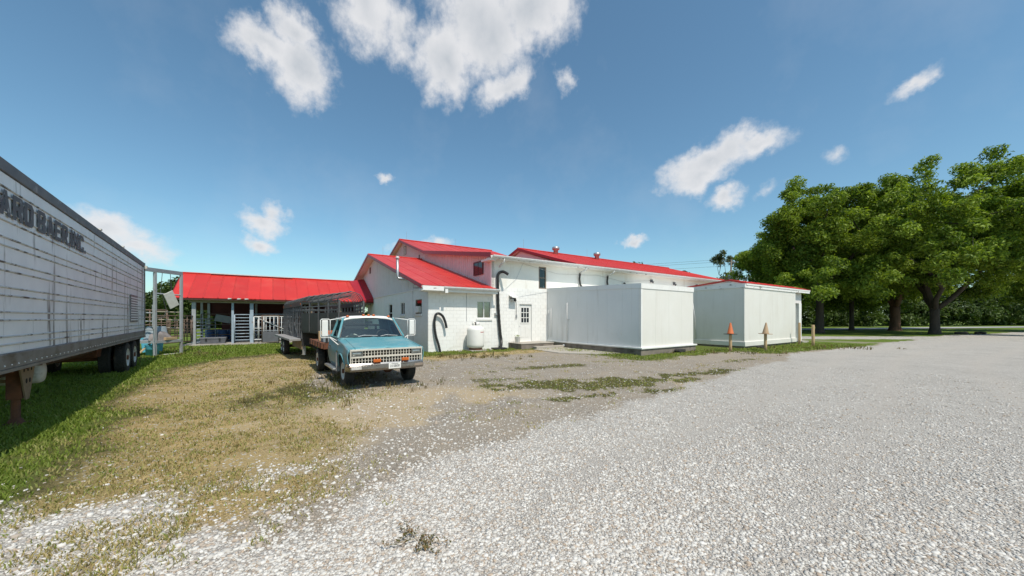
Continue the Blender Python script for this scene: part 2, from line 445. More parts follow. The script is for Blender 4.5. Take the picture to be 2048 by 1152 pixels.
def np_obj(name, me, parent=None):
    o = bpy.data.objects.new(name, me); COL.objects.link(o)
    if parent: o.parent = parent
    return o


# ------------------------------------------------------------------ numpy noise
def vnoise(x, y, seed=0):
    xi = np.floor(x).astype(np.int64); yi = np.floor(y).astype(np.int64); xf = x - xi; yf = y - yi

    def h(a, b):
        n = (a * 374761393 + b * 668265263 + seed * 974634777) & 0xffffffff
        n = ((n ^ (n >> 13)) * 1274126177) & 0xffffffff
        return ((n ^ (n >> 16)) & 0xffff) / 65535.0
    u = xf * xf * (3 - 2 * xf); v = yf * yf * (3 - 2 * yf)
    return (h(xi, yi) * (1 - u) + h(xi + 1, yi) * u) * (1 - v) + (h(xi, yi + 1) * (1 - u) + h(xi + 1, yi + 1) * u) * v


def fbm(x, y, seed=0, o=4):
    s = 0; a = .5; t = 0
    for i in range(o):
        s = s + a * vnoise(x * 2 ** i, y * 2 ** i, seed + i); t += a; a *= .5
    return s / t


def sstep(x, a, b):
    t = np.clip((x - a) / (b - a), 0, 1); return t * t * (3 - 2 * t)


def sdist(X, Y, pts):
    """signed distance to a polyline, positive on its right-hand side"""
    best = np.full(X.shape, 1e9); sg = np.ones(X.shape)
    for (x0, y0), (x1, y1) in zip(pts[:-1], pts[1:]):
        dx, dy = x1 - x0, y1 - y0; L2 = dx * dx + dy * dy
        t = np.clip(((X - x0) * dx + (Y - y0) * dy) / L2, 0, 1)
        ex, ey = X - x0 - t * dx, Y - y0 - t * dy; d = np.hypot(ex, ey)
        c = dx * (Y - y0) - dy * (X - x0)
        up = d < best; best = np.where(up, d, best); sg = np.where(up, np.where(c < 0, 1., -1.), sg)
    return best * sg


# building frame: origin at the near corner of the block wing, x along the fronts (to the right and back), y backwards
BM = (-4.41, 18.9); BA = rad(33.7)


def b2w(s, t): return (BM[0] + s * math.cos(BA) - t * math.sin(BA), BM[1] + s * math.sin(BA) + t * math.cos(BA))


def w2b(X, Y):
    dx, dy = X - BM[0], Y - BM[1]; return dx * math.cos(BA) + dy * math.sin(BA), -dx * math.sin(BA) + dy * math.cos(BA)
# ------------------------------------------------------------------ ground: what grows or lies where
ROAD_L = [(-4.5, -60), (-3.4, -8), (-2.9, 1.2), (-2.3, 2.5), (-1.75, 3.25), (-1.0, 4.9), (0, 5.8), (1.15, 6.6), (3.06, 8.0), (5.1, 9.8), (8.75, 13.2), (15.2, 18.9), (24.5, 24.4), (34, 30), (43, 36.2), (66, 46.5), (92, 56), (140, 67)]
ROAD_R = [(8, -60), (10, -8), (12, 0), (17, 5), (26, 11), (44, 19), (66, 30), (100, 42), (150, 52)]
GREEN_L = [(-4.2, -40), (-4.3, 0), (-4.75, 3.0), (-5.35, 4.2), (-7.3, 6.8), (-9.6, 9.5), (-11.6, 12.3), (-12.6, 15.5), (-12.0, 18.0)]


def masks(X, Y):
    n1 = fbm(X * .35, Y * .35, 1); n2 = fbm(X * 1.4, Y * 1.4, 5); n3 = fbm(X * 5, Y * 5, 9, 3)
    eL = sdist(X, Y, ROAD_L) + (n1 - .5) * 1.0 + (n2 - .5) * .9
    eR = sdist(X, Y, ROAD_R) + (n1 - .5) * 1.5
    road = sstep(eL, -.45, .55) * sstep(-eR, -.5, .5)
    s, t = w2b(X, Y)
    # drive that leaves the road behind the end of the coolers
    drive = sstep(t, -5.2 - 1.5 * n1, -3.6) * sstep(-t, -6.0, -4.2) * 0
    dr = sstep(Y, 29.6 + 1.4 * n1, 30.6 + 1.4 * n1) * sstep(-Y, -36.0, -34.8) * sstep(X, 15, 18) * sstep(-eL, -1, 0)
    white = np.maximum(road, dr * .9)
    # loose stone mixed into the dry grass at the near left
    m = sstep(4.7 - Y + (n1 - .5) * 2.2 - .22 * np.abs(X + 2.5), -.6, 2.2) * sstep(X, -6.2, -4.2) * (eL < .4)
    white = np.maximum(white, m * (.30 + .62 * sstep(n2, .40, .62)))
    # packed grey gravel: the yard between the road, the truck and the building
    eY = sdist(X, Y, [(-2.6, -20), (-2.6, 2.0), (-2.2, 4.0), (-2.4, 6.2), (-3.9, 8.0), (-5.2, 9.6), (-6.6, 12.5), (-9, 16.5)]) + (n1 - .5) * 1.6 + (n2 - .5) * .9
    yard = sstep(eY, -.6, .7) * sstep(-t, 1.6 + 1.6 * n2, 3.2 + 1.6 * n2)
    grey = yard * (1 - .25 * sstep(n2, .5, .7))
    # bare tan earth where wheels turn
    sand = sstep(n1 + .25 * (n2 - .5), .46, .62) * np.exp(-(((X + 1.9) / 2.6) ** 2 + ((Y - 7.2) / 2.2) ** 2)) * 1.6
    sand = np.maximum(sand, .8 * sstep(n1, .5, .62) * np.exp(-((np.hypot(X - 3.4, (Y - 10.2) * 1.8) / 2.2) ** 2)))
    sand = np.maximum(sand, .75 * np.exp(-(((X + 7.6) / 2.0) ** 2 + ((Y - 11.5) / 3.2) ** 2)) * sstep(n2, .35, .6))
    # living grass
    eG = -sdist(X, Y, GREEN_L) + (n1 - .5) * 1.4 + (n2 - .5) * .9
    green = sstep(eG, -.9, .9) * (Y < 40)
    lawn = sstep(t, 2.5, 6.5) * sstep(-s, .3, 1.5)                                    # in front of the open shed
    green = np.maximum(green, lawn * (.55 + .5 * sstep(n2, .4, .6)))
    strip = sstep(t + (n2 - .5) * 1.2, -2.3, -1.3) * sstep(s, -1.8, -.6) * sstep(-s, -9, -8)
    strip = np.maximum(strip, sstep(t + (n2 - .5) * 1.4, -9.1, -8.0) * sstep(s, 5.2, 7.2) * sstep(-s, -17.5, -15.5) * sstep(-t, -1, 0))
    strip = np.maximum(strip, sstep(t + (n2 - .5) * 1.6 + .22 * np.clip(s - 16, 0, 9), -10.9, -9.7) * sstep(s, 13.5, 15) * sstep(-s, -31, -27) * sstep(-Y, -31.5, -30))
    green = np.maximum(green, strip * (.72 + .5 * sstep(n2, .38, .54)))
    for (cx, cy, rx, ry, k, a) in ((3.1, 10.2, 3.3, .75, 1.3, .2), (1.0, 8.0, 1.1, .26, 1.25, .3), (6.6, 11.9, 2.6, .45, 1.2, .4), (3.7, 8.9, 1.5, .3, 1.2, .3), (-1.0, 10.4, 1.6, .3, .6, .1), (9.5, 15.2, 2.2, .4, .75, .6), (1.5, 13.4, 3.2, .7, .7, .4)):
        x, y = X - cx, Y - cy; p, q = x * math.cos(a) + y * math.sin(a), -x * math.sin(a) + y * math.cos(a)
        g = k * sstep(1 - np.hypot(p / rx, q / ry) + (n2 - .5) * 1.9 + (n3 - .5) * 1.3, 0, .55)
        green = np.maximum(green, np.clip(g, 0, 1))
    w = np.exp(-(((X + 5.3) / 1.9) ** 2 + ((Y - 8.6) / 1.7) ** 2)) * sstep(n2 + (n1 - .5) * .5, .36, .58)
    green = np.maximum(green, .85 * w)
    far = sstep(np.hypot(X, Y), 34, 42) * (1 - white) * (1 - .5 * sstep(n1, .5, .7) * (X < 0))
    green = np.maximum(green, far)
    green = np.maximum(green, sstep(-X, 10, 13) * sstep(Y, 14, 17) * .9)
    green *= (1 - sstep(road, .25, .6))
    # lush (mown, bright) against thin brownish grass
    lush = np.clip(sstep(eG, -.2, 1.2) + sstep(np.hypot(X, Y), 32, 40) + lawn * .45 + .6 * strip, 0, 1)
    eT = sdist(X, Y, ROAD_L) + (n1 - .5) * .5
    track = sum(np.exp(-((eT - c) / .33) ** 2) for c in (1.7, 3.5, 5.6, 7.3)) * (.55 + .6 * n2) * road
    return dict(track=np.clip(track, 0, 1), white=np.clip(white, 0, 1), grey=np.clip(grey, 0, 1), sand=np.clip(sand, 0, 1), green=np.clip(green, 0, 1), lush=lush, road=road)


def ground_mat():
    m = bpy.data.materials.new('ground_mix'); m.use_nodes = True
    nt = m.node_tree; N, Lk = nt.nodes.new, nt.links.new; b = nt.nodes['Principled BSDF']
    b.inputs['Roughness'].default_value = .95; b.inputs['Specular IOR Level'].default_value = .15
    pos = N('ShaderNodeNewGeometry').outputs['Position']

    def noise(sc, det=6, ro=.6):
        n = N('ShaderNodeTexNoise'); n.inputs['Scale'].default_value = sc; n.inputs['Detail'].default_value = det; n.inputs['Roughness'].default_value = ro
        Lk(pos, n.inputs['Vector']); return n.outputs['Fac']

    def rng(v, a, b_, c=0., d=1.):
        r = N('ShaderNodeMapRange'); r.inputs['From Min'].default_value = a; r.inputs['From Max'].default_value = b_; r.inputs['To Min'].default_value = c; r.inputs['To Max'].default_value = d
        Lk(v, r.inputs['Value']); return r.outputs[0]

    def mth(op, a, b_):
        x = N('ShaderNodeMath'); x.operation = op
        for i, v in enumerate((a, b_)):
            if isinstance(v, (int, float)): x.inputs[i].default_value = v
            else: Lk(v, x.inputs[i])
        return x.outputs[0]

    def mixc(f, a, bb, bt='MIX'):
        x = N('ShaderNodeMix'); x.data_type = 'RGBA'; x.blend_type = bt
        if isinstance(f, (int, float)): x.inputs['Factor'].default_value = f
        else: Lk(f, x.inputs['Factor'])
        for key, v in (('A', a), ('B', bb)):
            if isinstance(v, tuple): x.inputs[key].default_value = (*v, 1)
            else: Lk(v, x.inputs[key])
        return x.outputs['Result']

    def attr(n):
        a = N('ShaderNodeAttribute'); a.attribute_name = n; return a.outputs['Fac']
    nf = noise(7, 8, .7); nm = noise(1.1, 6); nff = noise(42, 6, .7)

    def thr(a, k=1.0, soft=.22):
        v = mth('ADD', attr(a), mth('MULTIPLY', mth('SUBTRACT', nf, .5), k))
        return rng(v, .5 - soft, .5 + soft)
    # gravel: single stones as cells
    vor = N('ShaderNodeTexVoronoi'); vor.inputs['Scale'].default_value = 36; Lk(pos, vor.inputs['Vector'])
    ve = N('ShaderNodeTexVoronoi'); ve.feature = 'DISTANCE_TO_EDGE'; ve.inputs['Scale'].default_value = 36; Lk(pos, ve.inputs['Vector'])
    sep = N('ShaderNodeSeparateColor'); Lk(vor.outputs['Color'], sep.inputs[0])
    stone = mixc(rng(sep.outputs[0], 0, 1), (.42, .39, .35), (.66, .625, .575))
    stone = mixc(rng(sep.outputs[1], .72, 1, 0, .6), stone, (.37, .30, .24))
    gap = rng(ve.outputs['Distance'], .0, .1)
    stone = mixc(gap, (.3, .27, .24), stone)
    stone = mixc(rng(nf, .34, .62, .34, 0), stone, (.25, .225, .2))
    stone = mixc(rng(noise(.9, 4), .52, .72, 0, .35), stone, (.33, .30, .265))
    gdust = rng(noise(.55, 5), .38, .68)
    stone = mixc(mth('MULTIPLY', gdust, .35), stone, (.57, .535, .485))
    fines = mixc(rng(sep.outputs[2], 0, 1), (.40, .36, .315), (.56, .515, .46))
    stone = mixc(mth('MULTIPLY', attr('track'), .75), stone, fines)
    greyg = mixc(rng(sep.outputs[2], 0, 1), (.20, .17, .135), (.45, .395, .33))
    greyg = mixc(rng(nm, .35, .65), greyg, (.37, .31, .24))
    earth = mixc(nff, (.46, .35, .21), (.56, .44, .29))
    dry = mixc(rng(nff, .3, .7), (.24, .17, .08), (.50, .375, .18))
    dry = mixc(rng(nm, .4, .65), dry, (.46, .335, .155))
    dry = mixc(rng(noise(.45, 5), .46, .68, 0, .75), dry, (.20, .165, .065))
    dry = mixc(rng(sep.outputs[1], .9, .93), dry, (.5, .47, .42))
    thin = mixc(rng(nff, .3, .7), (.05, .055, .02), (.15, .125, .05))
    lush = mixc(rng(nff, .3, .7), (.07, .115, .016), (.19, .25, .045))
    grn = mixc(thr('lush', .6, .3), thin, lush)
    col = mixc(thr('grey', .9, .2), dry, greyg)
    col = mixc(mth('MULTIPLY', thr('sand', .8, .3), .8), col, earth)
    col = mixc(thr('green', 1.0, .18), col, grn)
    col = mixc(thr('white', 1.0, .16), col, stone)
    Lk(col, b.inputs['Base Color'])
    h = mth('ADD', mth('MULTIPLY', rng(ve.outputs['Distance'], 0, .25), 1.0), mth('MULTIPLY', nff, .6))
    bp = N('ShaderNodeBump'); bp.inputs['Strength'].default_value = .75; bp.inputs['Distance'].default_value = .018
    Lk(h, bp.inputs['Height']); Lk(bp.outputs[0], b.inputs['Normal'])
    return m


MT['ground'] = ground_mat()


def gheight(X, Y):
    return (fbm(X * .5, Y * .5, 21, 3) - .5) * .05 + (fbm(X * 2.6, Y * 2.6, 33, 2) - .5) * .022


def build_ground():
    nr, na = 250, 720
    r = np.concatenate([[.0], np.geomspace(.3, 900, nr)])
    a = np.linspace(0, 2 * np.pi, na, endpoint=False)
    R, A = np.meshgrid(r, a, indexing='ij'); X = R * np.sin(A); Y = R * np.cos(A)
    mk = masks(X.ravel(), Y.ravel())
    Z = gheight(X, Y).ravel() * np.clip(1.4 - R.ravel() / 60, 0, 1)
    V = np.stack([X.ravel(), Y.ravel(), Z], 1)
    i, j = np.meshgrid(np.arange(nr), np.arange(na), indexing='ij'); i = i.ravel(); j = j.ravel(); j2 = (j + 1) % na
    Fq = np.stack([i * na + j, (i + 1) * na + j, (i + 1) * na + j2, i * na + j2], 1)
    isroad = mk['road'][Fq].mean(1) > .5
    at = {k: mk[k] for k in ('white', 'grey', 'sand', 'green', 'lush', 'track')}
    for nm, sel in (('ground', ~isroad), ('gravel_road', isroad)):
        Fs = Fq[sel]; u, inv = np.unique(Fs, return_inverse=True)
        me = np_mesh(nm, V[u], inv.reshape(Fs.shape)[:, ::-1], 'ground', {k: v[u] for k, v in at.items()}, True)
        structure(np_obj(nm, me), 'grassy gravel yard stretching to the horizon' if nm == 'ground' else 'wide pale crushed-stone road sweeping past the building')


build_ground()


def scatter(N, r0, r1, half=66):
    r = np.exp(RNG.uniform(np.log(r0), np.log(r1), N)); a = np.radians(RNG.uniform(-half, half, N))
    return r * np.sin(a), r * np.cos(a), r


def rot_z(V, a):
    c, s = np.cos(a)[:, None], np.sin(a)[:, None]
    return np.stack([V[..., 0] * c - V[..., 1] * s, V[..., 0] * s + V[..., 1] * c, V[..., 2]], -1)


def stone_mat():
    m = bpy.data.materials.new('stone'); m.use_nodes = True; nt = m.node_tree; N, Lk = nt.nodes.new, nt.links.new
    b = nt.nodes['Principled BSDF']; b.inputs['Roughness'].default_value = .9; b.inputs['Specular IOR Level'].default_value = .2
    at = N('ShaderNodeAttribute'); at.attribute_name = 'tint'
    cr = N('ShaderNodeValToRGB'); e = cr.color_ramp.elements
    e[0].color = (.36, .33, .295, 1); e[1].color = (.66, .63, .585, 1)
    for p, c in ((.12, (.42, .33, .25, 1)), (.3, (.44, .41, .37, 1)), (.6, (.55, .52, .475, 1))):
        x = e.new(p); x.color = c
    Lk(at.outputs['Fac'], cr.inputs[0]); Lk(cr.outputs[0], b.inputs['Base Color']); return m


MT['stone'] = stone_mat()


def build_stones():
    X, Y, r = scatter(210000, 1.7, 18, 58)
    mk = masks(X, Y)
    p = np.clip(mk['white'] ** 1.5 + .20 * mk['grey'] + .006, 0, 1)
    k = RNG.random(len(X)) < p * np.where(mk['road'] > .5, 1 - .72 * mk['track'], .9)
    X, Y, r, road = X[k], Y[k], r[k], mk['road'][k]
    n = len(X)
    base = np.array([(-1, -1, -1), (1, -1, -1), (1, 1, -1), (-1, 1, -1), (-.8, -.8, 1), (.8, -.8, 1), (.8, .8, 1), (-.8, .8, 1)], float)
    V = base[None] * (1 + RNG.uniform(-.38, .25, (n, 8, 3)))
    size = np.minimum(RNG.gamma(3, .0020, n) + .0042, .022)
    size = np.where(road > .5, size, size * RNG.choice([1, 1.15, 1.45], n))
    V = V * size[:, None, None] * np.stack([np.ones(n), RNG.uniform(.6, 1, n), RNG.uniform(.28, .55, n)], 1)[:, None, :]
    # tip each stone a little, then turn it
    tx = RNG.normal(0, .22, n); c, s = np.cos(tx)[:, None], np.sin(tx)[:, None]
    V = np.stack([V[..., 0], V[..., 1] * c - V[..., 2] * s, V[..., 1] * s + V[..., 2] * c], -1)
    V = rot_z(V, RNG.uniform(0, 6.28, n))
    V += np.stack([X, Y, gheight(X, Y) + size * .12], 1)[:, None, :]
    F = np.array([(0, 3, 2, 1), (4, 5, 6, 7), (0, 1, 5, 4), (1, 2, 6, 5), (2, 3, 7, 6), (3, 0, 4, 7)])
    FF = (np.arange(n)[:, None, None] * 8 + F[None]).reshape(-1, 4)
    me = np_mesh('loose_stones', V.reshape(-1, 3), FF, 'stone', {'tint': np.repeat(RNG.random(n), 8)})
    tag(np_obj('loose_stones', me), 'loose pale crushed stone strewn over the road and yard', 'gravel', kind='stuff')


build_stones()


def blades(X, Y, r, hgt, wid, lean, nb, dry, name, label, cat, mtl='grass', tint=None):
    n = len(X)
    X = np.repeat(X, nb); Y = np.repeat(Y, nb); r = np.repeat(r, nb); h = np.repeat(hgt, nb) * RNG.uniform(.5, 1.25, n * nb); dry = np.repeat(dry, nb); w = np.repeat(wid, nb)
    m = n * nb
    sp = np.repeat(wid * 3.5, nb)
    X = X + RNG.normal(0, 1, m) * sp; Y = Y + RNG.normal(0, 1, m) * sp
    a = RNG.uniform(0, 6.28, m); la = RNG.uniform(0, 6.28, m); ll = h * RNG.uniform(.2, lean, m)
    z = gheight(X, Y)
    dx, dy = np.cos(a) * w / 2, np.sin(a) * w / 2; lx, ly = np.cos(la) * ll, np.sin(la) * ll
    P = np.empty((m, 5, 3))
    P[:, 0] = np.stack([X - dx, Y - dy, z - .005], 1); P[:, 1] = np.stack([X + dx, Y + dy, z - .005], 1)
    P[:, 2] = np.stack([X + dx * .8 + lx * .4, Y + dy * .8 + ly * .4, z + h * .62], 1); P[:, 3] = np.stack([X - dx * .8 + lx * .4, Y - dy * .8 + ly * .4, z + h * .62], 1)
    P[:, 4] = np.stack([X + lx, Y + ly, z + h], 1)
    b = np.arange(m)[:, None] * 5
    F = np.concatenate([b + np.array([[0, 1, 2]]), b + np.array([[0, 2, 3]]), b + np.array([[3, 2, 4]])])
    t = RNG.random(m) if tint is None else np.repeat(tint, nb) * .6 + RNG.random(m) * .4
    me = np_mesh(name, P.reshape(-1, 3), F, mtl, {'tint': np.repeat(t, 5), 'dry': np.repeat(np.clip(dry, 0, 1), 5)})
    return tag(np_obj(name, me), label, cat, kind='stuff')


def build_grass():
    X, Y, r = scatter(150000, 1.6, 34, 60)
    mk = masks(X, Y); n2 = fbm(X * 2, Y * 2, 77)
    s, t = w2b(X, Y)
    ok = ~((t > 0) & (s > -.1)) & ~((s > 8) & (t > -7.2)) & ~((s > 16.5) & (t > -8.1)) & ~((t > 12.5))
    g = mk['green'] * (1 - mk['white'])
    k = ok & (RNG.random(len(X)) < g * (.35 + .5 * mk['lush']))
    lu = mk['lush'][k]
    blades(X[k], Y[k], r[k], (.028 + .045 * lu) * (.7 + .8 * n2[k]), .006 + .0016 * r[k], 1.0, 5, np.clip(.42 - lu * .6 + RNG.normal(0, .22, k.sum()), 0, 1), 'grass', 'short green grass along the trailer, the shed and the walls', 'grass', tint=n2[k])
    d = (1 - mk['green']) * (1 - mk['grey']) * (1 - mk['road'])
    k = ok & (RNG.random(len(X)) < d * .42 * sstep(n2, .32, .6))
    blades(X[k], Y[k], r[k], .022 + .03 * n2[k], .005 + .0013 * r[k], 1.6, 5, np.clip(RNG.normal(.72, .3, k.sum()), 0, 1), 'dry_grass', 'sparse straw-coloured dry grass between the stones', 'dry grass')
    # taller weeds: round the truck wheels, along the walls and shed
    cs = []
    for (u0, v0, sx, sy, q) in ((-5.2, 11.4, .7, .9, 60), (-4.9, 9.6, .5, .5, 26), (-2.6, 9.6, .4, .5, 14), (-2.6, 16.6, 1.6, .5, 46), (-5.0, 8.2, 1.2, 1.0, 40), (-1.1, 16.8, 1.2, .5, 26), (10.5, 18.6, 2, .5, 30), (17.6, 21.8, 2, .6, 50), (-19.5, 19.5, 1.0, .7, 90), (-15.5, 17.0, 1.0, .8, 60)):
        cs.append(np.stack([RNG.normal(u0, sx, q), RNG.normal(v0, sy, q)], 1))
    C = np.concatenate(cs); rr = np.hypot(C[:, 0], C[:, 1])
    blades(C[:, 0], C[:, 1], rr, RNG.gamma(3, .026, len(C)) + .03, .008 + .0008 * rr, .6, 9, RNG.uniform(0, .5, len(C)), 'weeds', 'taller ragged weeds growing round the truck and along the walls', 'weeds', 'weed')


build_grass()

# ------------------------------------------------------------------ far road beyond the trees
MT['asphalt'] = mat('asphalt', (.36, .35, .33), (.30, .29, .28), 1.5, .9)


def strip(name, pts, w, z, mt, label):
    b = MB(); L, R = [], []
    for i, p in enumerate(pts):
        q0, q1 = Vector(pts[max(i - 1, 0)]), Vector(pts[min(i + 1, len(pts) - 1)]); d = (q1 - q0).normalized(); nrm = Vector((-d.y, d.x))
        L.append((p[0] + nrm.x * w / 2, p[1] + nrm.y * w / 2, z)); R.append((p[0] - nrm.x * w / 2, p[1] - nrm.y * w / 2, z))
    for i in range(len(pts) - 1): b.add([L[i], L[i + 1], R[i + 1], R[i]], [(0, 1, 2, 3)])
    return structure(b.build(name, mt), label)


strip('far_road', [(20, 50), (45, 56.5), (66, 62), (90, 68.5), (125, 77), (180, 88), (300, 105)], 6.0, .06, 'asphalt', 'pale paved road running beyond the shade trees')

# ------------------------------------------------------------------ trees
def leaves_at(C, outward, size, rng, flat=.55, asp=.42):
    """one folded leaf spray (two triangles) at each point"""
    n = len(C)
    nrm = outward * .5 + rng.normal(0, .62, (n, 3)) + np.array([0, 0, flat * .75]); nrm /= np.linalg.norm(nrm, axis=1)[:, None]
    d = rng.normal(0, 1, (n, 3)) + outward * .8 + np.array([0, 0, -.45]); d -= nrm * (d * nrm).sum(1)[:, None]; d /= np.linalg.norm(d, axis=1)[:, None]
    w = np.cross(nrm, d); L = size * rng.uniform(.6, 1.3, n); W = L * asp * rng.uniform(.7, 1.3, n)
    P = np.empty((n, 4, 3))
    P[:, 0] = C - d * L[:, None] * .5
    P[:, 1] = C + w * W[:, None] * .5 + nrm * W[:, None] * .18
    P[:, 2] = C + d * L[:, None] * .5 - nrm * L[:, None] * .12
    P[:, 3] = C - w * W[:, None] * .5 + nrm * W[:, None] * .18
    b = np.arange(n)[:, None] * 4
    F = np.concatenate([b + np.array([[0, 1, 2]]), b + np.array([[0, 2, 3]])])
    return P.reshape(-1, 3), F


def clump_leaves(centres, radii, per, size, seed, flat=.78, mtl='leaf', dens_up=.35):
    rng = np.random.default_rng(seed); CC, OO, TT = [], [], []
    for c, rc in zip(centres, radii):
        m = int(per * (rc ** 2) / 1.6) + 12
        o = rng.normal(0, 1, (m, 3)); o[:, 2] += dens_up; o /= np.linalg.norm(o, axis=1)[:, None]
        rr = rc * rng.uniform(.05, 1, m) ** .55 * (1 + .35 * (fbm(o[:, 0] * 2 + c[0], o[:, 1] * 2 + c[2], seed) - .5))
        p = np.array(c) + o * rr[:, None] * np.array([1, 1, flat])
        CC.append(p); OO.append(o); TT.append(np.clip(rng.normal(.45 + .5 * (rng.random() - .5), .24, m), 0, 1))
    C = np.concatenate(CC); O = np.concatenate(OO); T = np.concatenate(TT)
    V, F = leaves_at(C, O, size, rng)
    return V, F, {'tint': np.repeat(T, 4)}


def limb(b, p0, p1, r0, r1, rng, bend=.12, n=6):
    p0, p1 = Vector(p0), Vector(p1); L = (p1 - p0).length; pts, rs = [], []
    off = Vector((rng.normal(), rng.normal(), abs(rng.normal()) * .6)) * L * bend
    for i in range(n + 1):
        f = i / n; pts.append(p0.lerp(p1, f) + off * math.sin(f * math.pi) + Vector((rng.normal(), rng.normal(), 0)) * L * .012 * (0 < i < n)); rs.append(r0 * (1 - f) + r1 * f)
    b.tube(pts, rs, 8); return pts


def tree(name, label, x, y, top, crad, cz, trunk_r, fork_z, nclump, per, leaf, seed, mtl='leaf', bark='bark', base_z=2.5, group=None, stretch=(1, 1), crc=(1.2, 2.3), lean=(0, 0), clear=(.2, 1.6)):
    rng = np.random.default_rng(seed)
    T = thing(name, label, 'tree', (x, y, 0), 0, group)
    rz = top - cz
    cs, rs = [], []
    while len(cs) < nclump:
        o = rng.normal(0, 1, 3); o /= np.linalg.norm(o); f = rng.uniform(.2, 1) ** .4
        rc = rng.uniform(*crc) * 1.5
        lob = 1 + .22 * math.sin(3 * math.atan2(o[1], o[0]) + seed) + .12 * math.sin(5 * o[2] * 2 + seed)
        zz = o[2] * (rz - rc * .6 if o[2] > 0 else (cz - base_z)) * f
        p = np.array([o[0] * (crad - rc * .6) * f * lob * stretch[0] + lean[0] * (zz + cz) / top, o[1] * (crad - rc * .6) * f * lob * stretch[1] + lean[1] * (zz + cz) / top, cz + zz])
        if p[2] < base_z or (math.hypot(p[0], p[1]) < crad * clear[0] and p[2] < fork_z + clear[1]): continue
        for q in range(7):
            e = rng.normal(0, 1, 3); e[2] += .35; e /= np.linalg.norm(e); r2 = rng.uniform(*crc) * .72
            cs.append(p + e * rc * rng.uniform(.45, 1.15) * np.array([1, 1, .78])); rs.append(r2)
    for q in range(nclump // 7):
        a = rng.uniform(0, 6.28); d = crad * rng.uniform(.1, .6); cs.append(np.array([math.cos(a) * d, math.sin(a) * d, rng.uniform(max(fork_z + clear[1] - .4, base_z + 1.5), top * .62)])); rs.append(rng.uniform(*crc) * .9)
    V, F, at = clump_leaves(cs, rs, per, leaf, seed + 1, mtl=mtl)
    me = np_mesh('crown', V, F, mtl, at); np_obj('crown', me, T)
    b = MB(); fz = fork_z
    b.tube([(0, 0, -.2), (0, 0, .12), (.02, 0, .6), (.03, .02, fz * .6), (0, 0, fz)], [trunk_r * 1.45, trunk_r * 1.3, trunk_r * 1.02, trunk_r * .92, trunk_r * .95], 12)
    order = sorted(range(len(cs)), key=lambda i: -rs[i]); nb = 5 if fz < 6 else 4
    mains = []
    for k in range(nb):
        a = 2 * math.pi * (k + rng.uniform(-.2, .2)) / nb + seed
        e = (math.cos(a) * crad * .42 * stretch[0], math.sin(a) * crad * .42 * stretch[1], fz + (top - fz) * rng.uniform(.38, .55))
        mains.append(limb(b, (0, 0, fz - .25), e, trunk_r * .62, trunk_r * .26, rng))
    for i in order[:min(46, len(order))]:
        m = mains[rng.integers(nb)]; q = m[rng.integers(2, len(m))]
        best = min((p for mm in mains for p in mm[2:]), key=lambda p: (p - Vector(cs[i])).length)
        limb(b, best, cs[i], trunk_r * .16, .03, rng, .1, 4)
    b.build('trunk', bark, T, True)
    return T


tree('shade_tree', 'great forked shade tree with broad dark trunk beside the gravel road', 48.1, 40.8, 19.6, 10.6, 11.0, .42, 2.9, 470, 400, .34, 3, group='tall shade trees', base_z=2.6, stretch=(1.1, 1.0), crc=(.8, 1.75), clear=(.40, 3.0))
tree('shade_tree', 'tall shade tree with straight trunk just right of the white cooler building', 36.9, 43.0, 18.4, 8.6, 10.0, .40, 5.2, 420, 390, .34, 9, group='tall shade trees', base_z=2.8, crc=(.8, 1.7))
tree('shade_tree', 'shade tree behind with thick ivy-covered reddish trunk', 55.0, 51.5, 20.0, 9.0, 11.5, .58, 3.4, 280, 280, .40, 15, bark='bark_brown', group='tall shade trees', base_z=2.4, crc=(1.0, 1.9))
tree('shade_tree', 'shade tree with slender pale trunk between the straight and the ivy-covered trunks', 50.2, 53.0, 18.0, 7.5, 10.5, .28, 5.0, 240, 260, .38, 22, group='tall shade trees', base_z=2.2, crc=(.9, 1.8))
tree('shade_tree', 'big bright-leaved shade tree cut off by the right edge of the picture', 72.5, 48.0, 21.8, 12.0, 11.0, .5, 4.0, 380, 320, .40, 31, group='tall shade trees', base_z=2.2, crc=(.9, 1.9))
tree('shade_tree', 'dark tree half hidden behind the end of the white cooler building', 39.5, 50.5, 15.0, 5.5, 8.5, .4, 4.0, 190, 190, .42, 37, group='tall shade trees', base_z=3.2, crc=(.9, 1.7))
tree('young_tree', 'thin open-crowned tree behind the utility pole', 38.2, 62.5, 14.6, 4.4, 9.2, .2, 4, 90, 330, .36, 44, 'leaf_olive', base_z=5.5, crc=(.5, 1.1))
tree('round_tree', 'low dark rounded tree past the far end of the long white hall', 34.0, 60.5, 9.0, 3.9, 5.4, .3, 2, 70, 130, .42, 51, base_z=2.0, crc=(.8, 1.4))
for k, (x, y, h, r, lb) in enumerate(((-46, 43, 6.4, 4.4, 'dark bushy tree behind the steel frame, nearest to the trailer tail'), (-38.5, 42.5, 6.2, 4.2, 'dark bushy tree behind the hanging white panel'), (-33, 47.5, 5.6, 4.2, 'dark bushy tree behind the left end of the open shed'), (-54, 40, 6.4, 4.5, 'dark bushy tree mostly hidden behind the white trailer'))):
    tree('field_tree', lb, x, y, h, r, 3.4, .28, 1.6, 70, 130, .42, 60 + k, 'leaf_far', group='trees in the field behind the shed', base_z=.8, crc=(.8, 1.5))


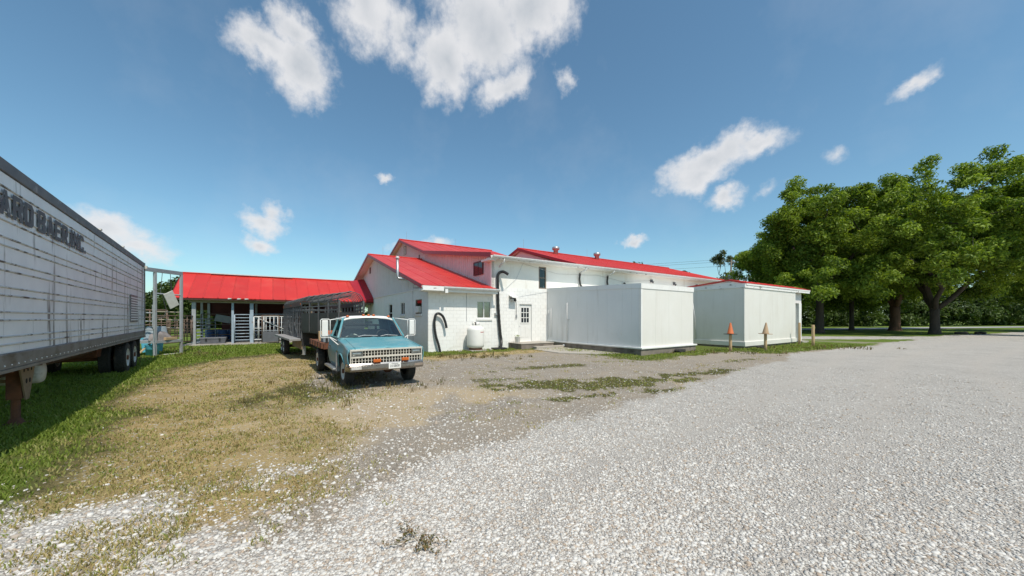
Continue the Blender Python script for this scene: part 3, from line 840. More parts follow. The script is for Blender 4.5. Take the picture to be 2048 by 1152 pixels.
def woods(name, label, pts, seed, h0, h1, per=55, depth=5):
    rng = np.random.default_rng(seed); cs, rs = [], []
    for (x0, y0), (x1, y1) in zip(pts[:-1], pts[1:]):
        L = math.hypot(x1 - x0, y1 - y0); n = int(L * 4.0)
        for i in range(n):
            f = rng.random(); hh = rng.uniform(h0, h1)
            cs.append((x0 + (x1 - x0) * f + rng.normal(0, depth * .3), y0 + (y1 - y0) * f + rng.normal(0, depth * .3), hh * rng.uniform(.05, 1) ** 1.3)); rs.append(rng.uniform(1.3, 2.4))
    V, F, at = clump_leaves(cs, rs, per, .8, seed, mtl='leaf_far')
    tag(np_obj(name, np_mesh(name, V, F, 'leaf_far', at)), label, 'woods', kind='stuff')


woods('woods', 'dense dark woods along the far side of the paved road', [(20, 68), (60, 75), (92, 82), (130, 90), (200, 106)], 71, 7, 11, 60)
woods('hedgerow', 'distant dark hedgerow across the field behind the trailer', [(-120, 60), (-80, 62), (-45, 66), (-20, 74)], 72, 2.5, 5.5)
# ------------------------------------------------------------------ buildings
def sub_rects(r, holes):
    """rect (p0,p1,z0,z1) minus hole rects -> list of rects"""
    out = [r]
    for h in holes:
        nxt = []
        for (a, b, c, d) in out:
            x0, x1, y0, y1 = max(a, h[0]), min(b, h[1]), max(c, h[2]), min(d, h[3])
            if x0 >= x1 or y0 >= y1: nxt.append((a, b, c, d)); continue
            if c < y0: nxt.append((a, b, c, y0))
            if y1 < d: nxt.append((a, b, y1, d))
            if a < x0: nxt.append((a, x0, y0, y1))
            if x1 < b: nxt.append((x1, b, y0, y1))
        out = nxt
    return [q for q in out if q[1] - q[0] > .012 and q[3] - q[2] > .012]


class Face:
    """a wall plane inside the building frame: 'front' faces -y at y=c, 'left' faces -x at x=c"""
    def __init__(self, kind, c=0.): self.k = kind; self.c = c

    def box(self, b, p0, p1, z0, z1, o0, o1):
        # o measured outwards
        if self.k == 'front': b.box(p0, p1, self.c - o1, self.c - o0, z0, z1)
        else: b.box(self.c - o1, self.c - o0, p0, p1, z0, z1)
        return b

    def pt(self, p, z, o): return (p, self.c - o, z) if self.k == 'front' else (self.c - o, p, z)


BLK = {}


def blocks(face, parent, p0, p1, z0, z1, holes, mt='white_block', bw=.405, bh=.203, th=.012, j=.008):
    """every concrete block of a painted wall, joints recessed"""
    row = 0; z = z0
    while z < z1 - .03:
        zt = min(z + bh, z1); p = p0 - (bw / 2 if row % 2 else 0)
        while p < p1 - .02:
            for (a, b, c, d) in sub_rects((max(p, p0) + j / 2, min(p + bw, p1) - j / 2, z + j / 2, zt - j / 2), [(h[0] - .004, h[1] + .004, h[2] - .004, h[3] + .004) for h in holes]):
                w, h = round(b - a, 3), round(d - c, 3)
                if w < .02 or h < .02: continue
                key = (face.k, w, h, mt)
                if key not in BLK:
                    m = MB()
                    if face.k == 'front': m.box(0, w, -th, .01, 0, h)
                    else: m.box(-th, .01, 0, w, 0, h)
                    BLK[key] = m.mesh('block', mt)
                x = random.uniform(-.002, .002)
                place('block', BLK[key], parent, (a, face.c + x, c) if face.k == 'front' else (face.c + x, a, c))
            p += bw
        z += bh; row += 1


def wall(face, parent, name, p0, p1, z0, z1, holes, mt, th=.2):
    b = MB()
    for (a, bb, c, d) in sub_rects((p0, p1, z0, z1), holes): face.box(b, a, bb, c, d, -th, 0)
    return b.build(name, mt, parent)


def window(face, parent, p0, p1, z0, z1, kind='slider', frame='white_trim', sill=True, fw=.045, pane='glass_dark', curtain=None, mull=True, label=None, depth=.08):
    w = MB()
    for (a, b, c, d) in ((p0, p0 + fw, z0, z1), (p1 - fw, p1, z0, z1), (p0 + fw, p1 - fw, z0, z0 + fw), (p0 + fw, p1 - fw, z1 - fw, z1)): face.box(w, a, b, c, d, -depth, -.012)
    o = w.build('window', frame, parent)
    if label: o['label'] = label
    if mull:
        m = MB()
        if kind == 'slider': face.box(m, (p0 + p1) / 2 - .022, (p0 + p1) / 2 + .022, z0 + fw, z1 - fw, -depth + .01, -.02)
        else: face.box(m, p0 + fw, p1 - fw, (z0 + z1) / 2 - .022, (z0 + z1) / 2 + .022, -depth + .01, -.02)
        m.build('mullion', frame, o)
    g = MB(); face.box(g, p0 + fw, p1 - fw, z0 + fw, z1 - fw, -depth * .75, -depth * .75 + .006); g.build('pane', pane, o)
    r = MB(); face.box(r, p0 - .2, p1 + .2, z0 - .2, z1 + .2, -.60, -.58); r.build('room_dark', 'dark_void', o)
    if curtain:
        c = MB(); n = 26

        def fn(u, v):
            p = p0 + fw + (p1 - p0 - 2 * fw) * u; return face.pt(p, z0 + (z1 - z0) * v, -.17 + .022 * math.sin(u * 60) * (1.2 - v))
        c.grid(fn, 60, 4); c.build('curtain', curtain, o, True)
    if sill:
        s = MB(); face.box(s, p0 - .06, p1 + .06, z0 - .13, z0 - .003, -.05, .07); s.build('sill', 'white_trim', o, bevel=.008)
    return o


def panel_mesh(width, length, slope, name='roof_panel', mt='red_metal', rib=.03, minor=True):
    """one ribbed sheet: x across, running up the slope in +y (z rises slope per metre)"""
    prof = [(0, 0), (.03, rib), (.06, rib), (.09, 0)]
    if minor:
        for c in (.33, .62): prof += [(width * c, 0), (width * c + .015, .01), (width * c + .045, .01), (width * c + .06, 0)]
    prof += [(width - .002, 0)]
    n = len(prof); b = MB()
    b.add([(x, 0, h) for x, h in prof] + [(x, length, h + slope * length) for x, h in prof], [(i, i + 1, n + i + 1, n + i) for i in range(n - 1)])
    b.add([(x, 0, h - .012) for x, h in prof] + [(x, length, h - .012 + slope * length) for x, h in prof], [(i, i + 1, n + i + 1, n + i)[::-1] for i in range(n - 1)])
    b.add([(prof[0][0], 0, -.012), (prof[-1][0], 0, -.012), (prof[-1][0], 0, 0), (prof[0][0], 0, 0)], [(0, 1, 2, 3)])
    return b.mesh(name, mt)


def roof_slope(parent, s0, s1, t0, z0, length, slope, pw=.92, name='roof', minor=True, deckmat='white_trim'):
    """a slope of single sheets under one roof part; its eave at y=t0, z=z0, rising backwards (slope>0)"""
    deck = MB(); L = abs(length)
    sg = 1 if length > 0 else -1
    deck.hexa([(s0, t0, z0 - .12), (s1, t0, z0 - .12), (s1, t0 + length, z0 - .12 + slope * L), (s0, t0 + length, z0 - .12 + slope * L), (s0, t0, z0 - .02), (s1, t0, z0 - .02), (s1, t0 + length, z0 - .02 + slope * L), (s0, t0 + length, z0 - .02 + slope * L)])
    R = deck.build(name, deckmat, parent)
    n = int(math.ceil((s1 - s0) / pw)); w = (s1 - s0) / n
    me = panel_mesh(w, L, slope, minor=minor)
    for i in range(n):
        if sg > 0: place('roof_panel', me, R, (s0 + i * w, t0 - .015, z0 + random.uniform(0, .002)))
        else: place('roof_panel', me, R, (s0 + (i + 1) * w, t0 + .015, z0 + random.uniform(0, .002)), (0, 0, math.pi))
    return R


# ---- block wing: low gable facing the shed
WING = thing('block_wing', 'low white block wing with red gable roof, propane tank against its front', 'building', (*BM, 0), BA)
S1 = 3.86
FR, LF = Face('front'), Face('left')
win_f = (2.88, 3.82, 1.80, 2.80)
wf = wall(FR, WING, 'front_wall', .2, S1, -.2, 3.42, [win_f], 'white_plaster')
blocks(FR, wf, .0, S1, .0, 3.42, [win_f])
lw_holes = [(6.85, 7.75, 1.55, 2.78), (4.05, 4.95, 2.02, 2.80), (.98, 2.05, 2.06, 2.86)]
wl = wall(LF, WING, 'left_wall', 0, 14.5, -.2, 3.45, lw_holes, 'white_plaster')
blocks(LF, wl, .012, 9.0, .0, 3.45, lw_holes, bh=.203)
window(FR, WING, *win_f, 'slider', curtain='curtain', pane='glass', label='front window with pinkish curtain')
window(LF, WING, *lw_holes[0], 'hung', frame='white_trim', sill=True)
window(LF, WING, *lw_holes[1], 'slider', frame='white_trim')
wac = window(LF, WING, *lw_holes[2], 'hung', frame='brown_frame', label='window holding an air conditioner')
b = MB(); LF.box(b, 1.22, 1.85, 2.12, 2.48, -.1, .16); ac = b.build('air_conditioner', 'white_trim', wac, bevel=.015)
# gable above: boards and battens (ridge at t=11.8, z=6.75)
RT, RZ, EZ = 11.8, 6.86, 3.50
SL = (RZ - EZ) / (RT + .55)


def wing_roof_z(t): return EZ + SL * (t + .55) if t < RT else RZ - SL * (t - RT)


gb = MB(); gb.prism([(-.0, 3.452), (0, wing_roof_z(0) - .14), (RT, RZ - .14), (17.5, wing_roof_z(17.5) - .14), (17.5, 3.452)], 'x', .0, .12)
gw = gb.build('gable_wall', 'siding', WING)
for i in range(1, 58):
    t = i * .30
    zt = wing_roof_z(t) - .16
    if zt - 3.46 < .08: continue
    m = MB(); m.box(-.022, .002, t - .022, t + .022, 3.46, zt); m.build('batten', 'siding', gw)
m = MB(); m.box(-.05, .0, -.05, 14.5, 3.40, 3.46); m.build('drip_board', 'white_trim', gw)
m = MB(); m.box(-.03, .02, 13.2, 13.7, 5.55, 6.05); v = m.build('gable_vent', 'maroon', gw)
m = MB(); m.box(-.03, .02, 2.0, 2.2, 3.72, 3.86); m.build('wall_cap', 'tool_grey', gw)
rf = roof_slope(WING, -.55, S1 + .02, -.55, EZ, RT + .55, SL, .95, minor=True)
rb = roof_slope(WING, -.55, S1 + .02, RT + 6.6, RZ - SL * 6.6, -6.6, SL, .95)
for sgn, a, c in ((0, (-.57, -.55, EZ - .07), (-.57, RT, RZ - .07)), (1, (-.57, RT, RZ - .07), (-.57, RT + 6.6, RZ - SL * 6.6 - .07))):
    m = MB(); m.bar(a, c, .035, .2); m.build('rake_board', 'red_trim', WING)
m = MB(); m.tube([(-.56, RT, RZ + .035), (S1, RT, RZ + .035)], .05, 6); m.build('ridge_cap', 'red_metal', WING)
# eave: fascia, gutter, return box
m = MB(); m.box(-.5, S1 + .12, -.50, -.44, EZ - .30, EZ - .02); m.build('fascia', 'white_trim', WING)
m = MB(); m.box(-.5, S1 + .1, -.46, -.02, EZ - .30, EZ - .27); m.build('soffit', 'white_trim', WING)
m = MB(); m.prism([(-.50, EZ - .16), (-.60, EZ - .16), (-.64, EZ - .08), (-.64, EZ - .02), (-.61, EZ - .02), (-.59, EZ - .12), (-.52, EZ - .12)], 'x', .62, S1 + .22); m.build('gutter', 'pipe_white', WING)
m = MB(); m.box(-.52, .62, -.62, -.505, EZ - .26, EZ - .03); m.build('eave_box', 'fascia_worn', WING)
m = MB(); m.prism([(-.6, EZ - .28), (-.1, EZ - .28), (-.1, EZ - .14)], 'x', -.56, -.50); m.build('eave_return', 'white_trim', WING)
m = MB(); m.box(.70, .86, -.60, -.52, EZ - .36, EZ - .12); m.build('gutter_outlet', 'white_trim', WING)
# stove pipe through the gable wall
m = MB(); m.tube([(-.02, 2.3, 4.08), (-.42, 2.6, 4.08), (-.72, 2.85, 4.12), (-.78, 2.9, 4.25), (-.78, 2.9, 5.25)], .075, 10); sp = m.build('flue_pipe', 'galv', WING, True)
m = MB(); m.lathe([(.02, 5.25), (.11, 5.27), (.11, 5.36), (.04, 5.42)], (-.78, 2.9, 0), 'z', 12); m.build('rain_cap', 'pipe_white', sp, True)
# thin cables on the walls
for nm, pts in (('wall_cable', [(-.02, 2.35, 4.0), (-.02, 2.45, 3.4), (-.02, 2.42, 2.4), (-.02, 2.4, .3)]), ('wall_cable', [(2.22, -.03, 3.2), (2.22, -.03, 1.64)]), ('wall_cable', [(-.02, .2, 3.62), (-.02, 1.2, 3.52), (-.02, 2.4, 3.58)])):
    m = MB(); m.tube(pts, .014, 6); m.build(nm, 'galv', WING)
# ---- lightning rods
for k, (s, t, z, rod) in enumerate(((.6, RT, RZ, 1), (3.0, RT, RZ, 0))):
    if rod: m = MB(); m.tube([(s, t, z), (s, t, z + .75)], .008, 5); m.build('lightning_rod', 'galv', WING)

# ---- main hall
HALL = thing('main_hall', 'long two-storey white hall with red roofs and panelled door', 'building', (*BM, 0), BA)
HF = Face('front', .0); HL = Face('left', S1)
GZ = 4.92     # front eave
HE = 30.6     # far end
door = (5.78, 6.84, .36, 2.74)
up_win = (7.36, 7.98, 3.72, 5.14) if GZ > 5.2 else (7.36, 7.98, 3.70, 4.98)
GZ = 5.42
up_win = (7.36, 7.98, 3.70, 5.12)
hw = wall(HF, HALL, 'front_wall', S1, HE, -.2, GZ, [door, up_win], 'white_plaster')
blocks(HF, hw, S1, 8.02, .0, 3.65, [door, up_win])
E7 = [(0, GZ + .12), (10.2, 7.10), (17.2, 9.30), (24.2, 7.1)]
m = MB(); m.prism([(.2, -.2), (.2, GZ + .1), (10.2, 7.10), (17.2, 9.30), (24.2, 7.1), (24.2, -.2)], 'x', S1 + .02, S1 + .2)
ew = m.build('end_wall', 'siding_red_bounce', HALL)
m = MB(); m.box(S1 + .02, S1 + .2, .0, .2, 3.4, GZ + .05); m.build('end_wall_edge', 'siding_red_bounce', HALL)


def hall_z(t): return GZ + .05 + (7.10 - GZ - .05) * t / 10.2 if t < 10.2 else (7.10 + (t - 10.2) * .314 if t < 17.2 else 9.30 - (t - 17.2) * .314)


for i in range(0, 70):
    t = .16 + i * .30
    zb = wing_roof_z(t) + .02; zt = hall_z(t) - .02
    if t > 24 or zt - zb < .1 or abs(t - 1.6) < .75 and False: continue
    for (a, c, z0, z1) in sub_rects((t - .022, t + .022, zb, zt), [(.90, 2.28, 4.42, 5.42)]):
        m = MB(); m.box(S1 - .004, S1 + .022, a, c, z0, z1); m.build('batten', 'siding_red_bounce', ew)
m = MB(); m.box(S1 - .03, S1 + .02, 11.15, 11.35, 6.75, 7.3); m.build('corner_board', 'siding', ew)
window(Face('left', S1 - .07), HALL, .98, 2.2, 4.5, 5.34, 'slider', frame='maroon', sill=False, pane='dark_window', fw=.07, label='dark red framed window in the pink-lit end wall', depth=.05)
for (a, c, z0, z1, nm) in ((16.2, 17.05, 7.95, 8.8, 'louvre_vent'), (12.4, 12.62, 7.0, 7.36, 'wall_vent')):
    m = MB(); m.box(S1 - .01, S1 + .025, a, c, z0, z1); lv = m.build(nm, 'maroon' if nm == 'wall_vent' else 'brown_frame', ew)
    if nm == 'louvre_vent':
        for q in range(6):
            m = MB(); m.box(S1 - .03, S1 - .012, a + .06, c - .06, z0 + .06 + q * .125, z0 + .12 + q * .125); m.build('louvre', 'siding', lv)
# roofs: shallow lean-to in front, steep gable behind, second higher gable further along
LS = (7.22 - GZ - .1) / 10.2
r1 = roof_slope(HALL, S1 - .4, 10.2, -.6, GZ + .10 - LS * .6, 10.8, LS, 1.0, minor=False)
r2 = roof_slope(HALL, S1 - .4, 14.0, 10.2, 7.30, 7.0, .314, 1.0)
r3 = roof_slope(HALL, S1 - .4, 14.0, 24.6, 7.20, -7.4, .314, 1.0, minor=False)
m = MB(); m.bar((S1 - .42, -.6, GZ + .0), (S1 - .42, 10.2, 7.20), .04, .26); m.build('rake_board', 'red_trim', HALL)
m = MB(); m.bar((S1 - .42, 10.2, 7.20), (S1 - .42, 17.2, 9.40), .04, .2); m.build('rake_board', 'red_trim', HALL)
m = MB(); m.bar((S1 - .42, 17.2, 9.40), (S1 - .42, 24.6, 7.08), .04, .2); m.build('rake_board', 'red_trim', HALL)
m = MB(); m.tube([(S1 - .4, 17.2, 9.55), (14.0, 17.2, 9.55)], .06, 6); m.build('ridge_cap', 'red_metal', HALL)
S2 = 10.0; R2T, R2Z = 6.2, 7.55; SL2 = (R2Z - GZ - .05) / (R2T + .6)
r4 = roof_slope(HALL, S2, HE + .6, -.6, GZ + .05, R2T + .6, SL2, 1.0)
r5 = roof_slope(HALL, S2, HE + .6, 2 * R2T + .6, GZ + .05, -(R2T + .6), SL2, 1.0, minor=False)
m = MB(); m.prism([(.3, GZ), (R2T, R2Z - .22), (2 * R2T - .3, GZ)], 'x', S2 + .3, S2 + .4); m.build('upper_gable', 'siding', HALL)
for (a, c) in (((S2 - .02, -.6, GZ - .02), (S2 - .02, R2T, R2Z - .06)), ((S2 - .02, R2T, R2Z - .06), (S2 - .02, 2 * R2T + .6, GZ - .02))):
    m = MB(); m.bar(a, c, .04, .2); m.build('rake_board', 'red_trim', HALL)
m = MB(); m.tube([(S2, R2T, R2Z + .04), (HE + .6, R2T, R2Z + .04)], .06, 6); m.build('ridge_cap', 'red_metal', HALL)
m = MB(); m.prism([(.2, -.2), (.2, GZ - .1), (R2T, R2Z - .25), (2 * R2T, GZ - .1), (2 * R2T, -.2)], 'x', HE - .2, HE); m.build('far_wall', 'siding', HALL)
# front eave: soffit, fascia, gutter
m = MB(); m.box(S1 - .36, HE + .55, -.52, .0, GZ - .16, GZ - .12); m.build('soffit', 'white_trim', HALL)
m = MB(); m.box(S1 - .36, HE + .55, -.58, -.525, GZ - .2, GZ - .01); m.build('fascia', 'fascia_worn', HALL)
m = MB(); m.prism([(-.58, GZ - .14), (-.68, GZ - .14), (-.72, GZ - .06), (-.72, GZ), (-.69, GZ), (-.67, GZ - .1), (-.6, GZ - .1)], 'x', S1 - .3, HE + .5); m.build('gutter', 'pipe_white', HALL)
m = MB(); m.box(S1 - .4, S1 + .02, -.5, .55, GZ - .28, GZ - .165); m.build('eave_return', 'white_trim', HALL)
window(HF, HALL, *up_win, 'hung', frame='brown_frame', sill=False, pane='glass_dark', fw=.07, label='weathered upstairs sash window')
# door: leaf with nine panes
dl = MB(); dl.box(door[0] + .06, door[1] - .06, .06, .11, door[2], door[3] - .06); D = dl.build('door', 'truck_white', HALL)
for (a, c, z0, z1) in ((door[0], door[0] + .06, door[2], door[3]), (door[1] - .06, door[1], door[2], door[3]), (door[0] + .06, door[1] - .06, door[3] - .06, door[3])):
    m = MB(); m.box(a, c, -.02, .1, z0, z1); m.build('door_frame', 'white_trim', D)
gx0, gx1, gz0, gz1 = door[0] + .22, door[1] - .22, 1.52, 2.48
for i in range(3):
    for j in range(3):
        w, h = (gx1 - gx0) / 3, (gz1 - gz0) / 3
        m = MB(); m.box(gx0 + i * w + .018, gx0 + (i + 1) * w - .018, .048, .062, gz0 + j * h + .018, gz0 + (j + 1) * h - .018); m.build('pane', 'dark_window', D)
m = MB()
for (a, c, z0, z1) in sub_rects((gx0 - .05, gx1 + .05, gz0 - .05, gz1 + .05), [(gx0 + i * (gx1 - gx0) / 3 + .02, gx0 + (i + 1) * (gx1 - gx0) / 3 - .02, gz0 + j * (gz1 - gz0) / 3 + .02, gz0 + (j + 1) * (gz1 - gz0) / 3 - .02) for i in range(3) for j in range(3)]): m.box(a, c, .040, .059, z0, z1)
m.build('glazing_bars', 'truck_white', D)
for i in range(2):
    m = MB(); x0 = gx0 + i * .33; m.box(x0, x0 + .27, .046, .059, .62, 1.32); m.build('door_panel', 'truck_white', D, bevel=.01)
m = MB(); m.lathe([(.0, 0), (.03, .01), (.03, .05), (.0, .06)], (door[0] + .11, -.005, 1.32), 'y', 10); m.build('door_knob', 'galv', D, True)
# small fittings on the hall front
for (s, z, z2) in ((11.0, 4.98, 3.9), (13.8, 5.0, 3.9)):
    m = MB(); m.tube([(s, -.62, GZ - .12), (s, -.6, GZ - .3), (s - .12, -.3, GZ - .42), (s - .12, -.14, GZ - .5)], .055, 8); m.build('gutter_outlet', 'pipe_white', HALL, True)
    m = MB(); m.tube([(s - .12, -.14, GZ - .48), (s - .16, -.12, GZ - .9), (s - .1, -.13, GZ - 1.3), (s + .25, -.15, GZ - 1.62), (s + .6, -.2, GZ - 1.75)], .06, 8); m.build('drain_hose', 'black_plastic', HALL, True)
m = MB(); m.tube([(15.7, -.1, 3.6), (15.72, -.1, 4.35), (15.62, -.1, 4.5), (15.5, -.12, 4.48)], .05, 8); m.build('drain_hose', 'black_plastic', HALL, True)
m = MB(); m.tube([(4.35, -.62, GZ - .12), (4.35, -.6, GZ - .34), (4.28, -.4, GZ - .46), (4.2, -.3, GZ - .62)], .055, 8); m.build('gutter_outlet', 'pipe_white', HALL, True)
for (s, z) in ((19.0, 4.85), (22.2, 4.8), (25.8, 4.8)):
    m = MB(); m.box(s - .09, s + .09, -.14, -.001, z - .1, z + .12); fx = m.build('wall_lamp', 'tool_grey', HALL, bevel=.01)
    m = MB(); m.lathe([(.03, 0), (.09, .16)], (s, -.2, z - .2), 'z', 10); m.build('lamp_head', 'tool_grey', fx, True)
for (z0, pts) in ((0, [(4.6, -.02, 3.4), (5.6, -.02, 4.2), (6.1, -.02, 5.2)]), (1, [(5.3, -.02, 3.02), (6.5, -.02, 3.25), (8.0, -.02, 3.5)]), (2, [(6.1, -.02, 5.2), (8.9, -.02, 4.75), (12.8, -.02, 4.9)]), (3, [(12.8, -.02, 4.9), (15.5, -.02, 4.6), (19.0, -.02, 4.9)])):
    m = MB(); m.tube(pts, .008, 5); m.build('wall_cable', 'galv', HALL)
for (s, t, z) in ((13.6, R2T - .6, R2Z - .12), (18.7, R2T - .6, R2Z - .12)):
    m = MB(); m.lathe([(.2, -.25), (.2, .28), (.3, .3), (.33, .42), (.3, .54), (.12, .58), (.02, .58)], (s, t, z), 'z', 16); m.build('roof_vent', 'galv', HALL, True)
for (s, t, z) in ((4.2, 17.2, 9.5), (9.5, 17.2, 9.5), (10.6, R2T, R2Z), (18.0, R2T, R2Z)):
    m = MB(); m.tube([(s, t, z), (s, t, z + .85)], .01, 5); m.build('lightning_rod', 'galv', HALL)

# flood light and conduit beside the door
fl = thing('flood_light', 'weathered flood light on the wall left of the panelled door', 'light', (*b2w(5.3, -.0), 2.75), BA)
m = MB(); m.hexa([(-.25, -.42, .28), (.22, -.42, .25), (.22, -.02, .36), (-.25, -.02, .40), (-.25, -.42, .34), (.22, -.42, .31), (.22, -.02, .42), (-.25, -.02, .46)]); m.build('hood', 'white_trim', fl)
for x in (-.1, .1):
    m = MB(); m.lathe([(.03, 0), (.09, -.12), (.085, -.16)], (x, -.2, .26), 'z', 12); m.build('lamp_head', 'board_white' if x < 0 else 'black_plastic', fl, True)
m = MB(); m.box(-.12, .12, -.26, -.02, .22, .3); m.build('junction_box', 'black_plastic', fl)
m = MB(); m.tube([(.12, -.1, .25), (.24, -.04, .15), (.29, -.035, .0), (.29, -.035, -.75)], .02, 6); m.build('conduit', 'galv', fl, True)
m = MB(); m.box(.24, .34, -.07, -.01, -.95, -.75); m.build('switch_box', 'galv', fl)

# black corrugated downspout at the joint of wing and hall
def hose(name, pts, r, label, cat, base, ring=.05):
    T = thing(name, label, cat, (*b2w(*base), 0), BA)
    P = [Vector(p) - Vector((base[0], base[1], 0)) for p in pts]
    # resample as a smooth curve with corrugation
    Q = []
    for i in range(len(P) - 1):
        p0, p1, p2, p3 = P[max(i - 1, 0)], P[i], P[i + 1], P[min(i + 2, len(P) - 1)]
        for k in range(10):
            f = k / 10; Q.append(.5 * ((2 * p1) + (p2 - p0) * f + (2 * p0 - 5 * p1 + 4 * p2 - p3) * f * f + (3 * p1 - p0 - 3 * p2 + p3) * f ** 3))
    Q.append(P[-1]); R = [r * (1.06 if i % 2 else .94) for i in range(len(Q))]
    m = MB(); m.tube(Q, R, 12); m.build('corrugated_pipe', 'black_plastic', T, True); return T


ds = hose('downspout', [(4.62, -.60, 4.38), (4.45, -.30, 4.55), (4.22, -.16, 4.40), (4.20, -.14, 3.9), (4.24, -.14, 2.4), (4.36, -.14, 1.0), (4.42, -.16, .55), (4.3, -.35, .22), (4.1, -.5, .1)], .085, 'tall black corrugated downspout where the wing meets the hall', 'downspout', (4.25, -.15))
m = MB(); m.box(3.65 - 4.25, 4.45 - 4.25, -.62, -.12, .0, .12); m.build('splash_block', 'black_plastic', ds, bevel=.03)
m = MB(); m.box(-.22, -.02, .02, .135, 2.0, 2.12); m.build('bracket', 'galv', ds)
hose('drain_hose', [(.92, -.25, 1.28), (.86, -.22, 1.6), (.72, -.20, 1.92), (.5, -.18, 2.06), (.33, -.16, 1.95), (.27, -.16, 1.5), (.34, -.18, .9), (.48, -.22, .4), (.56, -.26, -.03)], .068, 'black corrugated hose bent into a hook near the wing corner', 'hose', (.4, -.2))

# propane tank
pt = thing('propane_tank', 'white upright propane tank standing against the wing front', 'gas tank', (*b2w(2.48, -.62), 0), BA)
prof = [(.0, .13), (.30, .135), (.42, .18), (.47, .26), (.475, .35), (.475, 1.12), (.46, 1.20), (.40, 1.28), (.26, 1.36), (.2, 1.38), (.0, 1.385)]
m = MB(); m.lathe(prof, (0, 0, 0), 'z', 36, False); m.build('tank_body', 'tank_white', pt, True)
m = MB(); m.lathe([(.33, .0), (.36, .02), (.36, .16), (.33, .18)], (0, 0, 0), 'z', 24, False); m.build('foot_ring', 'rust', pt, True, solid=.01)
for a0 in (0.3, 2.4, 4.4):
    m = MB()
    m.grid(lambda u, v: (.21 * math.cos(a0 + u * 1.35), .21 * math.sin(a0 + u * 1.35), 1.36 + v * .22), 8, 1); m.build('collar', 'tank_white', pt, True, solid=.012)
m = MB(); m.lathe([(.03, 1.36), (.03, 1.5), (.07, 1.51), (.07, 1.56)], (0, 0, 0), 'z', 10); m.build('valve', 'black_plastic', pt)
m = MB(); m.box(-.17, .17, -.12, .12, .14, .2) if False else m.tube([(.05, 0, 1.5), (.25, .1, 1.45), (.36, .3, 1.28), (.38, .55, 1.2)], .012, 6); m.build('gas_line', 'galv', pt)
for k in range(10):
    a = -1.35 + k * .055 - .1; x, y = .478 * math.cos(a), .478 * math.sin(a)
    m = MB(); R = Matrix.Rotation(a, 3, 'Z'); m.obox((x, y, 1.02), (.004, .020 if k % 3 else .03, .035 if k % 2 else .028), R); m.build('print', 'red_paint', pt)
m = MB(); m.obox((0, 0, .03), (.95, .9, .1)); 
pad = m.build('tank_pad', 'concrete', pt); pad.location = (0, 0, -.03)
pt.location.z = .03
# bricks and stones lying beside the tank
for k, (s, t, w) in enumerate(((1.55, -.55, .24), (3.35, -.75, .2))):
    m = MB(); m.obox((0, 0, .04), (w, .12, .09)); o = m.build('paving_brick', 'concrete', None, bevel=.01); o.location = (*b2w(s, t), .0); o.rotation_euler = (0, 0, BA + .3 * k)
    tag(o, ('flat stone lying left of the propane tank' if k == 0 else 'flat stone lying right of the propane tank'), 'stone')
# flower bucket on the step, steps, patio slab
STEP = thing('door_steps', 'weathered concrete steps below the panelled door', 'steps', (*b2w(6.2, -.7), 0), BA)
m = MB(); m.box(-1.15, 1.25, -.65, .69, -.05, .30); m.build('landing', 'concrete_dark', STEP, bevel=.02)
m = MB(); m.box(-1.18, 1.28, -.68, .685, .302, .35); m.build('landing_slab', 'concrete', STEP, bevel=.015)
m = MB(); m.box(-.35, 1.9, -1.05, -.69, -.05, .16); m.build('lower_step', 'concrete', STEP, bevel=.02)
pb = thing('flower_bucket', 'white bucket of seedlings on the steps left of the door', 'bucket', (*b2w(5.42, -.42), .352), BA)
m = MB(); m.lathe([(.13, 0), (.14, .01), (.175, .34), (.185, .35), (.17, .35), (.16, .31), (.0, .30)], n=20, caps=False); m.build('bucket', 'tank_white', pb, True)
r_ = np.random.default_rng(4)
V, F = leaves_at(np.stack([r_.normal(0, .07, 40), r_.normal(0, .07, 40), r_.uniform(.33, .46, 40)], 1), r_.normal(0, 1, (40, 3)), .07, r_)
np_obj('seedlings', np_mesh('seedlings', V, F, 'leaf', {'tint': np.repeat(r_.random(40), 4)}), pb)
m = MB()
pts = [b2w(5.6, -1.75), b2w(7.95, -1.75), b2w(7.95, -6.0), b2w(6.6, -5.6), b2w(5.4, -4.2)]
m.prism(pts, 'z', -.1, .035); structure(m.build('concrete_patio', 'concrete'), 'worn concrete slab in front of the door')

# ---- walk-in cooler next to the door
C1 = thing('cooler_box', 'long white walk-in cooler box on concrete footing beside the door', 'cold room', (*b2w(8.04, -7.17), 0), BA)
W1, D1, ZB, ZT, ZTB = 4.6, 7.16, .38, 3.46, 3.70
m = MB(); m.box(-.06, W1 + .15, -.06, D1, -.2, .30); m.build('footing', 'concrete_dark', C1, bevel=.02)
m = MB(); m.box(-.10, W1 + .2, -.12, D1, .302, ZB); m.build('base_trim', 'white_trim', C1, bevel=.012)


def sheets(parent, n, axis, lo, hi, zb, zt, zt2, mt, name='wall_panel'):
    w = (hi - lo) / n
    for i in range(n):
        a, c = lo + i * w, lo + (i + 1) * w - .0035
        za, zc = zt + (zt2 - zt) * (i / n), zt + (zt2 - zt) * ((i + 1) / n); j = random.uniform(-.0008, .0008)
        m = MB()
        if axis == 'x': m.hexa([(a, j, zb), (c, j, zb), (c, .08, zb), (a, .08, zb), (a, j, za), (c, j, zc), (c, .08, zc), (a, .08, za)])
        else: m.hexa([(j, a, zb), (.08, a, zb), (.08, c, zb), (j, c, zb), (j, a, za), (.08, a, za), (.08, c, zc), (j, c, zc)])
        m.build(name, mt, parent)


